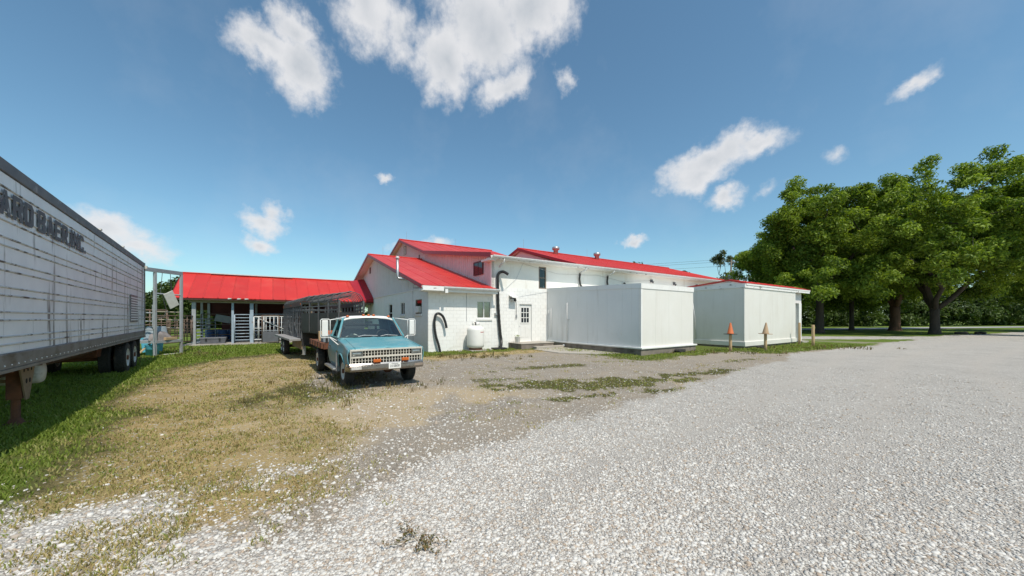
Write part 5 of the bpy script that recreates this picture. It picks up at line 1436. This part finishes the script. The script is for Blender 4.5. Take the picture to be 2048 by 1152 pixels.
lump('tarp_bundle', 'crumpled grey-brown tarp lying on the frame shelf', 'tarp', w_(-.22, .5, .74), .26, .5, .36, 'tarp', 3)
o = MB(); o.box(-.2, .2, -.33, .33, 0, .13); wb = o.build('wooden_box', 'tan_wood', None, bevel=.01); wb.location = w_(-.1, .72, .745); wb.rotation_euler = (0, 0, .1); tag(wb, 'flat pale wooden box on the frame shelf in front of the tarp', 'box')
tu = thing('grey_tub', 'upturned blue-grey plastic tub at the back of the frame shelf', 'tub', w_(-.75, .82, .742), .1)
m = MB(); m.lathe([(.46, 0), (.47, .04), (.44, .06), (.36, .62), (.33, .66), (0, .67)], n=26, caps=False); m.build('tub_shell', 'tub_grey', tu, True)
m = MB(); m.tube([(.38 * math.cos(a), .38 * math.sin(a), .1 + .25 * math.sin((a + 1.6) * 1.0)) for a in [(-1.2 + .2 * i) for i in range(9)]], .012, 6); m.build('tub_handle', 'wire', tu)
bb = thing('blue_bin', 'light blue plastic bin between the trailer tail and the steel frame', 'bin', (-18.9, 18.85, 0), .4)
m = MB(); m.hexa([(-.28, -.3, 0), (.28, -.3, 0), (.28, .3, 0), (-.28, .3, 0), (-.36, -.38, .95), (.36, -.38, .95), (.36, .38, .95), (-.36, .38, .95)]); m.build('bin_body', 'light_blue', bb, bevel=.03)
m = MB(); m.box(-.4, .4, -.42, .42, .952, 1.04); m.build('lid', 'pipe_white', bb, bevel=.02)
m = MB(); m.box(.355, .39, -.3, .3, .72, .76); m.build('bin_rib', 'drum_blue', bb)
bk = thing('blue_bucket', 'small light blue bucket on the ground under the frame shelf', 'bucket', (-17.3, 17.25, 0), 0)
m = MB(); m.lathe([(.2, 0), (.21, .02), (.26, .5), (.275, .52), (.25, .52), (.23, .05), (0, .05)], n=22, caps=False); m.build('bucket', 'light_blue', bk, True)
sc = MB(); sc.bar((0, 0, 0), (.2, .55, .62), .14, .03); o = sc.build('scrap_board', 'tan_wood', None); o.location = (-17.6, 16.75, .02); tag(o, 'short weathered board leaning by the blue bin', 'board')
rp = MB(); rp.tube([(-14.95, 14.55, 2.5), (-15.6, 15.3, 1.9), (-16.9, 16.9, 1.25)], .012, 6); o = rp.build('tie_rope', 'beam_tan'); tag(o, 'tan rope tied from the trailer tail to the steel frame', 'rope')

# ------------------------------------------------------------------ pickup
TR = thing('flatbed_pickup', 'old light blue pickup with white roof and rusty flatbed', 'truck', (-3.775, 10.155, 0), rad(35.7))


def side_x(z):
    pts = [(.40, .915), (.5, .945), (.62, .968), (.84, .995), (.90, .993), (.98, .972), (1.10, .955), (1.3, .93)]
    for (a, xa), (b_, xb) in zip(pts[:-1], pts[1:]):
        if z <= b_: return xa + (xb - xa) * max(0, (z - a) / (b_ - a))
    return pts[-1][1]


def top_z(y): return 1.045 + (y + .84) * .14 if y < .66 else 1.26


def side_panel(sx, y0, y1, ny, arch=None, zb=.44, ztop=None):
    b = MB()

    def fn(u, v):
        y = y0 + (y1 - y0) * u; lo = zb
        if arch and abs(y - arch[0]) < arch[1]: lo = max(lo, arch[2] + math.sqrt(max(0, arch[1] ** 2 - (y - arch[0]) ** 2)) * .97)
        hi = (ztop(y) if ztop else top_z(y)) - .02; z = lo + (hi - lo) * v
        return (sx * side_x(z), y, z)
    b.grid(fn, ny, 10); return b


for sx in (-1, 1):
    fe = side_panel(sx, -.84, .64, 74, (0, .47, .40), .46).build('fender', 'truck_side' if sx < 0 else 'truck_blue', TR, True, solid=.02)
    lip = MB(); lip.tube([(sx * (side_x(.40 + .47 * math.sin(a)) + .004), .475 * math.cos(a), .40 + .465 * math.sin(a)) for a in [math.pi * (.06 + .88 * i / 24) for i in range(25)]], .018, 6); lip.build('arch_lip', 'truck_blue', fe, True)
    tr_ = MB(); tr_.box(sx * .985 - .012, sx * .985 + .012, -.80, -.62, .60, .66); tr_.build('side_marker', 'cone_faded', fe)
    bd = MB(); bd.box(sx * 1.0 - .006, sx * 1.0 + .006, .32, .46, .89, .915); bd.box(sx * 1.0 - .007, sx * 1.0 + .007, .48, .54, .86, .93); bd.build('fender_badge', 'chrome', fe)
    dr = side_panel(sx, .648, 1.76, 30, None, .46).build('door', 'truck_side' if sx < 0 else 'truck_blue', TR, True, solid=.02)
    m = MB(); m.box(sx * .995 - .012, sx * .995 + .02, 1.52, 1.68, .96, 1.0); m.build('handle', 'chrome', dr)
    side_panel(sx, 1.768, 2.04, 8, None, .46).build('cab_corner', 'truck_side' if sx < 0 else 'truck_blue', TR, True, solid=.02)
    # door window frame, pillars and glass
    A0, A1 = (sx * .925, .68, 1.15), (sx * .715, 1.10, 1.715)
    B0, B1 = (sx * .925, 1.76, 1.15), (sx * .735, 1.72, 1.72)
    C0, C1_ = (sx * .915, 2.03, 1.15), (sx * .72, 1.95, 1.715)
    m = MB(); m.bar(A0, A1, .055, .07); m.build('a_pillar', 'truck_blue', TR)
    m = MB(); m.bar(B0, B1, .09, .05); m.build('b_pillar', 'truck_blue', TR)
    m = MB(); m.hexa([Vector(p) for p in ((sx * .925, 1.80, 1.14), (sx * .925, 2.03, 1.14), (sx * .88, 2.03, 1.14), (sx * .88, 1.80, 1.14), (sx * .735, 1.76, 1.72), (sx * .72, 1.95, 1.72), (sx * .69, 1.95, 1.72), (sx * .69, 1.76, 1.72))]); m.build('cab_pillar', 'truck_blue', TR)
    m = MB(); m.bar((sx * .925, .69, 1.155), (sx * .925, 1.78, 1.155), .05, .05); m.build('belt_rail', 'truck_blue', TR)
    m = MB(); m.bar((sx * .74, 1.08, 1.715), (sx * .755, 1.95, 1.72), .05, .05); m.build('drip_rail', 'truck_white', TR)
    m = MB(); m.add([(sx * .915, .78, 1.17), (sx * .915, 1.72, 1.17), (sx * .735, 1.70, 1.70), (sx * .74, 1.16, 1.70)], [(0, 1, 2, 3)]) if sx > 0 else m.add([(sx * .915, .78, 1.17), (sx * .915, 1.05, 1.17), (sx * .79, 1.05, 1.55)], [(0, 1, 2)])
    m.build('door_glass', 'glass', TR)
    # wing mirrors on tubular frames
    mr = MB(); x0, x1 = sx * 1.12, sx * 1.36
    mr.tube([(x0, .80, 1.17), (x0, .80, 1.66), (x0 + sx * .03, .80, 1.69), (x1 - sx * .03, .80, 1.69), (x1, .80, 1.66), (x1, .80, 1.20), (x1 - sx * .03, .80, 1.17), (x0, .80, 1.17)], .014, 6)
    mr.tube([(x0, .80, 1.67), (sx * .78, 1.06, 1.72)], .013, 6); mr.tube([(x0, .80, 1.18), (sx * .96, .72, 1.08)], .013, 6); mr.tube([(x0, .80, 1.16), (sx * .97, .45, .98)], .013, 6)
    mi = mr.build('mirror', 'truck_white', TR, True)
    hd = MB(); hd.box(min(x0 + sx * .05, x1 - sx * .03), max(x0 + sx * .05, x1 - sx * .03), .775, .82, 1.20, 1.66); hd.build('mirror_shell', 'truck_white', mi, bevel=.02)
    gl = MB(); gl.box(min(x0 + sx * .06, x1 - sx * .04), max(x0 + sx * .06, x1 - sx * .04), .8215, .824, 1.22, 1.64); gl.build('mirror_glass', 'chrome', mi)


def hood_z(xn, y):
    e = abs(xn)
    z = top_z(y) + .018 * (1 - e ** 2) - (.045 * max(0, (e - .86) / .14) ** 1.5)
    z += .012 * max(0, 1 - abs(e - .0) / .10) - .010 * max(0, 1 - abs(e - .60) / .05)
    if y < -.76: z -= ((-.76 - y) / .08) ** 2 * .035
    return z


m = MB(); m.grid(lambda u, v: ((u * 2 - 1) * .80, -.84 + 1.40 * v, hood_z((u * 2 - 1) * .84, -.84 + 1.40 * v)), 44, 34); m.build('hood', 'truck_blue', TR, True, solid=.015)
for sx in (-1, 1):
    m = MB(); m.grid(lambda u, v: (sx * (.806 + .145 * u), -.84 + 1.50 * v, hood_z(.846 + .154 * u, -.84 + 1.50 * v) - .004), 8, 30); m.build('fender_top', 'truck_blue', TR, True, solid=.015)
m = MB(); m.grid(lambda u, v: ((u * 2 - 1) * .93, .565 + .14 * v, 1.155 + .012 * v), 10, 3); m.build('cowl', 'truck_blue', TR, True, solid=.02)
m = MB(); m.box(-.6, .6, .59, .66, 1.172, 1.176); m.build('cowl_vent', 'black_plastic', TR)
# roof with curved edges
m = MB()


def roof_fn(u, v):
    x = (u * 2 - 1); y = 1.03 + .98 * v
    e = max(abs(x), 0); z = 1.80 - .075 * e ** 6 - .03 * e ** 2 - .07 * max(0, (.12 - v) / .12) ** 2 - .06 * max(0, (v - .88) / .12) ** 2
    return (x * .775, y, z)


m.grid(roof_fn, 24, 20); m.build('roof', 'truck_white', TR, True, solid=.05)
for x in (-.60, -.15, .0, .15, .60):
    m = MB(); m.lathe([(.045, 0), (.042, .03), (.02, .05), (0, .052)], (x, 1.12, roof_fn((x / .775 + 1) / 2, .1)[2] - .004), 'z', 12, False); m.build('roof_lamp', 'amber', TR, True)
# glass, front and rear
m = MB(); m.grid(lambda u, v: ((u * 2 - 1) * (.875 - .175 * v), .67 + .42 * v - .045 * (1 - (u * 2 - 1) ** 2), 1.165 + .56 * v), 14, 6); m.build('windscreen', 'glass', TR, True)
fr_ = [((-.885, .668, 1.16), (-.705, 1.095, 1.725)), ((.885, .668, 1.16), (.705, 1.095, 1.725))]
m = MB(); m.tube([(u * .885, .668 - .045 * (1 - u * u), 1.165) for u in [(-1 + i / 8) for i in range(17)]], .018, 6); m.tube([(u * .71, 1.09 - .045 * (1 - u * u), 1.722) for u in [(-1 + i / 8) for i in range(17)]], .018, 6)
for a, c in fr_: m.tube([a, c], .018, 6)
m.build('windscreen_seal', 'black_plastic', TR)
m = MB(); m.box(-.93, .93, 1.99, 2.04, .46, 1.22); m.box(-.93, -.56, 1.965, 2.0, 1.22, 1.70) if False else None; m.build('cab_back', 'truck_side', TR)
m = MB(); m.hexa([(-.90, 2.0, 1.22), (-.60, 2.0, 1.22), (-.60, 2.03, 1.22), (-.90, 2.03, 1.22), (-.72, 1.93, 1.72), (-.52, 1.93, 1.72), (-.52, 1.96, 1.72), (-.72, 1.96, 1.72)]); m.hexa([(.60, 2.0, 1.22), (.90, 2.0, 1.22), (.90, 2.03, 1.22), (.60, 2.03, 1.22), (.52, 1.93, 1.72), (.72, 1.93, 1.72), (.72, 1.96, 1.72), (.52, 1.96, 1.72)]); m.build('rear_window_frame', 'truck_blue', TR)
m = MB(); m.add([(-.60, 2.01, 1.22), (.60, 2.01, 1.22), (.52, 1.945, 1.72), (-.52, 1.945, 1.72)], [(0, 1, 2, 3)]); m.build('rear_glass', 'glass', TR)
# wipers
for (x0, x1) in ((-.42, .12), (.22, .72)):
    m = MB(); m.tube([(x0, .60, 1.185), (x0 + .2, .615, 1.225)], .008, 5); m.bar((x0 + .14, .612, 1.222), (x1 + .02, .655, 1.20 if x0 < 0 else 1.19), .03, .014); m.build('wiper', 'pipe_white', TR)
# inside
m = MB(); m.box(-.84, .84, .72, 1.0, .8, 1.13); m.build('dashboard', 'interior', TR, bevel=.04)
m = MB(); m.box(-.80, .80, 1.45, 1.95, .55, .95); m.box(-.80, .80, 1.78, 1.96, .95, 1.36); m.build('bench_seat', 'interior', TR, bevel=.05)
m = MB(); m.tube([(.42 + .19 * math.cos(a), 1.08 + .07 * math.sin(a), 1.18 + .17 * math.sin(a)) for a in [2 * math.pi * i / 24 for i in range(25)]], .014, 6); m.tube([(.42, .95, 1.05), (.42, 1.08, 1.18)], .025, 6); m.build('steering_wheel', 'black_plastic', TR, True)
m = MB(); m.box(-.04, .04, 1.06, 1.08, 1.56, 1.63) if False else m.box(-.11, .11, 1.10, 1.13, 1.56, 1.62); m.build('rear_view_mirror', 'black_plastic', TR)
ck = MB()


def cloth_fn(u, v):
    n = vnoise(np.array([u * 5.]), np.array([v * 4.]), 3)[0]; return (-.78 + .5 * u, .72 + .22 * v, 1.135 + .16 * n * math.sin(math.pi * u) * (1.2 - v * .6))


ck.grid(cloth_fn, 18, 10); o = ck.build('dash_clutter', 'cloth_white', TR, True)
m = MB(); m.box(-.86, .86, .62, 2.0, .44, .50); m.build('cab_floor', 'underside', TR)
# the greenhouse sits on the raised belt line
for ch in TR.children:
    if ch.name.split('.')[0] in ('a_pillar', 'b_pillar', 'cab_pillar', 'belt_rail', 'drip_rail', 'door_glass', 'mirror', 'cowl', 'cowl_vent', 'roof', 'roof_lamp', 'windscreen', 'windscreen_seal', 'rear_window_frame', 'rear_glass', 'wiper', 'dashboard', 'bench_seat', 'steering_wheel', 'rear_view_mirror', 'dash_clutter', 'cab_back'): ch.location.z = .095
# nose: grille, lamps, bumper
NB = MB(); NB.box(-.90, .90, -.80, -.76, .64, 1.03); NB.build('radiator', 'dark_void', TR)
gf = MB()
for (x0, x1, z0, z1) in ((-.93, .93, .985, 1.025), (-.93, .93, .635, .66), (-.93, -.905, .66, .985), (.905, .93, .66, .985), (-.905, .905, .805, .85)): gf.box(x0, x1, -.885, -.80, z0, z1)
G_ = gf.build('grille', 'grille', TR, bevel=.004)
bar = MB(); bar.box(-.008, .008, -.872, -.81, 0, .135); bmh = bar.mesh('grille_bar', 'grille')
bar2 = MB(); bar2.box(-.008, .008, -.872, -.81, 0, .145); bmh2 = bar2.mesh('grille_bar', 'grille')
for k in range(16): place('grille_bar', bmh, G_, (-.57 + k * .076, 0, .85))
for k in range(24): place('grille_bar', bmh2, G_, (-.874 + k * .076, 0, .66))
for (x0, x1, z) in ((-.62, .62, .918), (-.905, .905, .732)): m = MB(); m.box(x0, x1, -.862, -.81, z - .0035, z + .0035); m.build('grille_slat', 'grille', G_)
em = MB(); em.prism([(-.10, .815), (-.035, .815), (-.03, .80), (.03, .80), (.035, .815), (.10, .815), (.085, .842), (.035, .842), (.03, .857), (-.03, .857), (-.035, .842), (-.085, .842)], 'y', -.897, -.884); em.build('emblem', 'grille', G_)
for sx in (-1, 1):
    m = MB()
    for (x0, x1, z0, z1) in ((.625, .905, .963, .985), (.625, .905, .85, .868), (.625, .648, .868, .963), (.885, .905, .868, .963)): m.box(sx * x0 if sx > 0 else -x1, sx * x1 if sx > 0 else -x0, -.888, -.82, z0, z1)
    hl = m.build('headlight', 'chrome', TR)
    m = MB(); c = sx * .766; m.grid(lambda u, v: (c - .118 + .236 * u, -.868 - .022 * math.sin(math.pi * u) * math.sin(math.pi * v), .868 + .095 * v), 10, 6); m.build('lens', 'lamp_glass', hl, True, solid=.012)
bp = MB(); prof = [(-.93, .47), (-.965, .50), (-.985, .53), (-.985, .60), (-.955, .615), (-.955, .635), (-.93, .67), (-.87, .675), (-.87, .47)]
NX = 30; vv = []; ff = []
for i in range(NX + 1):
    u = -1 + 2 * i / NX; x = u * 1.01; back = .05 * abs(u) ** 3 + (.16 * max(0, (abs(u) - .93) / .07) ** 2)
    vv += [(x, y + back, z + .01 * abs(u) ** 2 * 0) for (y, z) in prof]
npf = len(prof)
for i in range(NX):
    for j in range(npf): j2 = (j + 1) % npf; ff.append((i * npf + j, i * npf + j2, (i + 1) * npf + j2, (i + 1) * npf + j))
ff += [tuple(range(npf)), tuple(NX * npf + j for j in range(npf))]
bp.add(vv, ff); BP = bp.build('bumper', 'chrome', TR, True)
for md_ in (0,):
    e = BP.modifiers.new('es', 'EDGE_SPLIT'); e.split_angle = rad(28)
for sx in (-1, 1):
    m = MB(); c = sx * .80; m.box(c - .12, c + .12, -.992 + .02, -.955 + .02, .53, .595); m.build('bumper_lamp', 'brown_frame' if sx > 0 else 'cloth_white', BP)
m = MB(); m.box(-.02, .30, -1.0, -.988, .50, .645); P_ = m.build('number_plate', 'tank_white', TR, bevel=.004)
me = text_mesh('215800', .065, 'letter', .25, .02); place('plate_number', me, P_, (.015, -1.0015, .535), (rad(90), 0, 0))
m = MB(); m.box(.05, .23, -1.0015, -1.0005, .618, .630); m.build('plate_header', 'letter', P_)
for x in (-.30, .43):
    m = MB(); m.box(x - .095, x + .095, -.985, -.915, .685, .765); m.build('fog_lamp', 'amber', TR, bevel=.015); m = MB(); m.box(x - .03, x + .03, -.96, -.93, .66, .686); m.build('lamp_bracket', 'rust', TR)
for x in (-.42, .38, .75): m = MB(); m.lathe([(.018, 0), (.014, -.012), (0, -.014)], (x, -.955, .645), 'y', 8, False); m.build('bumper_bolt', 'galv', BP)
# chassis and wheels
for sx in (-1, 1): wheel(TR, sx * .83, 0, .40, .235, sx, 'rim_white'); wheel(TR, sx * 1.0, 3.5, .40, .22, sx, 'rim_white', tread=False); wheel(TR, sx * .74, 3.5, .40, .22, -sx, 'rim_white', tread=False)
for sx in (-1, 1): m = MB(); m.box(sx * .42 - .04, sx * .42 + .04, -.75, 5.0, .52, .68); m.build('frame_rail', 'rust', TR)
m = MB(); m.tube([(-.8, 0, .40), (.8, 0, .40)], .05, 8); m.lathe([(.05, -.16), (.14, -.06), (.14, .06), (.05, .16)], (.25, 0, .4), 'x', 12); m.build('front_axle', 'rust', TR, True)
m = MB(); m.tube([(-.9, 3.5, .40), (.9, 3.5, .40)], .06, 8); m.lathe([(.06, -.2), (.19, -.05), (.19, .05), (.06, .2)], (0, 3.5, .4), 'x', 12); m.build('rear_axle', 'rust', TR, True)
m = MB(); m.box(-.58, .58, -.74, .62, .48, .98); m.build('engine_bay', 'underside', TR)
for sx in (-1, 1): m = MB(); m.box(sx * .99 - .10, sx * .99 + .10, .56, 2.0, .36, .42); m.box(sx * .9 - .01, sx * .9 + .01, .56, 2.0, .42, .47); m.build('running_board', 'galv', TR, bevel=.01); m = MB(); m.box(sx * .93 - .09, sx * .93 + .05, .50, .54, .34, .86); m.build('splash_guard', 'deck_grey', TR)
# rusty flatbed
FB = MB(); FB.box(-1.12, 1.12, 2.16, 5.0, .98, 1.02); fb = FB.build('flatbed', 'rust', TR)
for sx in (-1, 1): m = MB(); m.box(sx * 1.14 - .03, sx * 1.14 + .03, 2.12, 5.0, .86, 1.04); m.build('bed_rail', 'rust', fb)
for y in (2.14, 3.0, 4.2, 4.98): m = MB(); m.box(-1.1, 1.1, y - .03, y + .03, .84, .978); m.build('bed_cross_member', 'rust', fb)
for y in (2.5, 3.1, 3.7, 4.3): m = MB(); m.box(-1.2, -1.17, y - .04, y + .04, .88, 1.02); m.build('stake_pocket', 'rust', fb)
m = MB()
for x in (-1.0, -.5, .5, 1.0): m.box(x - .03, x + .03, 2.16, 2.22, 1.02, 1.55)
m.box(-1.03, 1.03, 2.16, 2.22, 1.55, 1.61); m.build('headache_rack', 'black_paint', fb)
for k, (x, y, w, d, h, mt, lb, nm) in enumerate(((-.92, 2.95, .22, .55, .24, 'tub_grey', 'grey crate on the rusty flatbed behind the cab', 'crate'), (-1.0, 3.6, .10, .12, .34, 'tan_wood', 'upright wooden block at the flatbed edge', 'wood_block'), (-.72, 3.35, .2, .2, .36, 'cone_orange', 'orange-brown box on the flatbed', 'small_box'))):
    b = MB(); b.box(-w / 2, w / 2, -d / 2, d / 2, 0, h); o = b.build(nm, mt, None, bevel=.01); c, s = math.cos(rad(35.7)), math.sin(rad(35.7)); o.location = (-3.775 + x * c - y * s, 10.155 + x * s + y * c, 1.022); o.rotation_euler = (0, 0, rad(35.7 + 6 * k)); tag(o, lb, 'box' if k != 1 else 'block')

# ------------------------------------------------------------------ gooseneck stock trailer
GT = thing('stock_trailer', 'black barred gooseneck livestock trailer hitched behind the pickup', 'trailer', (-5.75, 13.0, 0), rad(38.5))
HWD, YB, YE, ZD, ZS = 1.07, 4.0, 10.1, .93, 2.36
m = MB(); m.box(-HWD, HWD, YB, YE, ZD - .12, ZD); m.build('deck', 'black_paint', GT)
for sx in (-1, 1):
    m = MB(); m.box(sx * 1.28 - .23, sx * 1.28 + .23, YB + .1, YE, ZD - .10, ZD - .01); m.build('fender_deck', 'deck_grey', GT, bevel=.01)
    # full-width box side: posts, rails, slanting bars
    for k in range(12):
        y = YB + (YE - YB) * k / 11; m = MB(); m.box(sx * HWD - .025, sx * HWD + .025, y - .03, y + .03, ZD, ZS); m.build('side_post', 'grey_bar', GT)
    for z, h in ((1.22, .03), (1.5, .03), (1.8, .03), (2.1, .03)): m = MB(); m.box(sx * (HWD - .045) - .012, sx * (HWD - .045) + .012, YB, YE, z - h, z + h); m.build('side_rail', 'black_paint', GT)
    m = MB(); m.box(sx * HWD - .03, sx * HWD + .03, YB - .02, YE, ZS - .02, ZS + .16); m.build('top_rail', 'black_paint', GT)
    m = MB(); m.bar((sx * HWD, YB + 1.0, ZD), (sx * HWD, YB + 2.1, 1.6), .04, .04); m.build('side_brace', 'grey_bar', GT)
    m = MB(); m.bar((sx * HWD, YB + 3.0, ZD), (sx * HWD, YB + 4.2, 1.7), .04, .04); m.build('side_brace', 'grey_bar', GT)
    for y in (YB + .1, YB + 3.0, YE - .1): m = MB(); m.box(sx * (HWD + .03) - .012, sx * (HWD + .03) + .02, y - .04, y + .04, ZS + .04, ZS + .10); m.build('marker_lamp', 'amber', GT)
    # tapered nose: solid lower sheet, bars above
    a, c = (sx * HWD, YB, 0), (sx * .42, .25, 0)
    for (z0, z1, mt) in ((1.28, 2.02, 'black_paint'), (2.10, 2.15, 'grey_bar'), (2.26, 2.31, 'grey_bar'), (2.42, 2.48, 'black_paint')):
        m = MB(); m.hexa([(a[0] - .015, a[1], z0), (c[0] - .015, c[1], z0), (c[0] + .015, c[1], z0), (a[0] + .015, a[1], z0), (a[0] - .015, a[1], z1), (c[0] - .015, c[1], z1), (c[0] + .015, c[1], z1), (a[0] + .015, a[1], z1)]); m.build('nose_sheet' if z0 < 1.5 else 'nose_rail', mt, GT)
    for k in range(5):
        f = k / 4; x, y = a[0] + (c[0] - a[0]) * f, a[1] + (c[1] - a[1]) * f; m = MB(); m.box(x - .03, x + .03, y - .03, y + .03, 1.25, 2.46); m.build('nose_post', 'grey_bar', GT)
    # tandem wheels
    for y in (7.35, 8.2): wheel(GT, sx * 1.27, y, .40, .24, sx, 'rim_white', tread=False)
    m = MB(); m.box(sx * .6 - .05, sx * .6 + .05, YB - .4, YE, .50, .80); m.build('frame_rail', 'black_paint', GT)
    m = MB(); m.box(sx * 1.05 - .02, sx * 1.05 + .02, YB, 6.8, .46, .82); m.build('skirt', 'tan_steel', GT)
for y in (7.35, 8.2): m = MB(); m.tube([(-1.2, y, .40), (1.2, y, .40)], .05, 8); m.build('axle', 'rust', GT)
# bows over the whole top
NBW = 17
for k in range(NBW):
    y = .4 + (YE - .4) * k / (NBW - 1); hw = HWD if y > YB else .42 + (HWD - .42) * (y - .25) / (YB - .25); zb = ZS + .1
    m = MB(); m.tube([(-hw, y, zb), (-hw + .03, y, zb + .12), (-hw + .12, y, zb + .24), (-hw + .30, y, zb + .31), (0, y, zb + .35), (hw - .30, y, zb + .31), (hw - .12, y, zb + .24), (hw - .03, y, zb + .12), (hw, y, zb)], .018, 6); m.build('roof_bow', 'grey_bar', GT, True)
for x in (-.55, 0, .55): m = MB(); m.tube([(x, 2.4 if x else .4, ZS + .44 - abs(x) * .06), (x, YE, ZS + .44 - abs(x) * .06)], .018, 6); m.build('roof_stringer', 'grey_bar', GT, True)
# nose floor, neck and coupler; gates
m = MB(); m.prism([(-HWD, YB), (-.42, .25), (.42, .25), (HWD, YB)], 'z', 1.20, 1.28); m.build('nose_floor', 'black_paint', GT)
m = MB(); m.box(-.42, .42, .2, .26, 1.28, 2.02); m.build('nose_front', 'black_paint', GT)
m = MB(); m.lathe([(.06, 0), (.06, .2)], (0, .55, 1.02), 'z', 12); m.build('coupler', 'black_paint', GT, True)
for x in (-.5, .5): m = MB(); m.box(x - .05, x + .05, .3, YB + .2, 1.06, 1.198); m.build('neck_beam', 'black_paint', GT)
m = MB(); m.box(-HWD, HWD, YB - .02, YB + .02, .62, 1.2); m.build('bulkhead', 'black_paint', GT)
for y in (YB + 3.0, YE):
    for k in range(8): x = -HWD + .05 + (2 * HWD - .1) * k / 7; m = MB(); m.box(x - .018, x + .018, y - .018, y + .018, ZD, ZS); m.build('gate_bar', 'grey_bar', GT)
    for z in (1.15, 1.5, 1.85, 2.25): m = MB(); m.box(-HWD + .03, HWD - .03, y - .034, y - .019, z - .025, z + .025); m.build('gate_rail', 'grey_bar', GT)
m = MB(); m.box(-.55, -.3, -.05, .18, 1.03, 1.35) if False else m.box(.15, .48, .9, 1.3, 1.285, 1.6); m.build('tool_chest', 'tub_grey', GT)
m = MB(); m.box(-1.02, -.9, 4.08, 4.2, .25, .8); m.lathe([(.09, .0), (.09, .03)], (-.96, 4.14, .22), 'z', 12); m.build('jack_stand', 'galv', GT)

# ------------------------------------------------------------------ utility pole and its wires
UP = thing('utility_pole', 'wooden utility pole with two transformer cans behind the cooler building', 'utility pole', (38.5, 63.0, 0), .3)
m = MB(); m.lathe([(.17, -.2), (.12, 12.6)], n=10); m.build('pole', 'pole_wood', UP, True)
for x in (-.55, .75): m = MB(); m.lathe([(.0, 8.3), (.36, 8.32), (.38, 8.4), (.38, 9.7), (.3, 9.85), (0, 9.88)], (x, -.35, 0), 'z', 14, False); c = m.build('transformer', 'pipe_white', UP, True); m = MB(); m.lathe([(.05, 9.85), (.06, 10.15), (0, 10.18)], (x, -.35, 0), 'z', 8, False); m.build('bushing', 'tool_grey', c)
m = MB(); m.box(-1.2, 1.2, -.06, .06, 11.6, 11.75); m.build('crossarm', 'pole_wood', UP)
for k, (z0, z1) in enumerate(((12.2, 12.6), (11.8, 12.0), (11.0, 11.3))):
    P0, P1, P2 = Vector((38.5, 63, z0)), Vector((-140, 180, z1 + 8)), Vector((118, 90, z1)); pts = []
    for q in (P1, P2):
        seg = []
        for i in range(13): f = i / 12; p = P0.lerp(q, f); p.z -= 3.5 * math.sin(math.pi * f) * .5; seg.append(p)
        pts.append(seg)
    m = MB(); m.tube([tuple(p) for p in reversed(pts[0][1:])] + [tuple(p) for p in pts[1]], .02, 4); o = m.build('power_line', 'wire'); tag(o, ('topmost', 'middle', 'lowest')[k] + ' power line strung from the utility pole', 'wire', 'power lines')

# ------------------------------------------------------------------ pulled weed lying on the gravel, logs under the tree
WD = thing('dead_weed', 'wilted uprooted weed lying on the white gravel', 'weed', (-.72, 2.97, .01), .5)
rg = np.random.default_rng(8); C, O = [], []
st = MB()
for k in range(9):
    a = -2.6 + rg.normal(0, .7) if k < 6 else rg.uniform(0, 6.28); L = rg.uniform(.12, .27); p = Vector((.05 * rg.normal(), .05 * rg.normal(), .02)); pts = [tuple(p)]
    for i in range(5):
        a += rg.normal(0, .22); p = p + Vector((math.cos(a), math.sin(a), rg.uniform(-.05, .22) if i < 2 else rg.uniform(-.2, .08))) * L / 5; p.z = max(p.z, .012); pts.append(tuple(p))
        for q in range(5): C.append((p.x + rg.normal(0, .014), p.y + rg.normal(0, .014), p.z + abs(rg.normal(0, .010)))); O.append((math.cos(a), math.sin(a), .2))
    st.tube(pts, [.004, .004, .0035, .003, .002, .0015], 5)
st.build('stems', 'beam_tan', WD)
V, F = leaves_at(np.array(C), np.array(O), .034, rg, .3, .35); n = len(C)
np_obj('leaves', np_mesh('leaves', V, F, 'weed', {'tint': np.repeat(rg.random(n) * .5, 4), 'dry': np.repeat(np.where(rg.random(n) < .35, .8, .15), 4)}), WD)
for k in range(4):
    b = MB(); b.tube([(-.5, 0, .14), (.1, .03, .15), (.55, -.02, .13)], [.13, .14, .12], 10); o = b.build('cut_log', 'bark', None, True); o.location = (50.2 + k * .95, 40.2 + .3 * (k % 2), 0); o.rotation_euler = (0, 0, .4 * k)
    tag(o, ('cut log nearest the forked tree trunk', 'second cut log from the forked tree trunk', 'third cut log from the forked tree trunk', 'cut log farthest from the forked tree trunk')[k], 'log', 'cut logs by the forked tree')
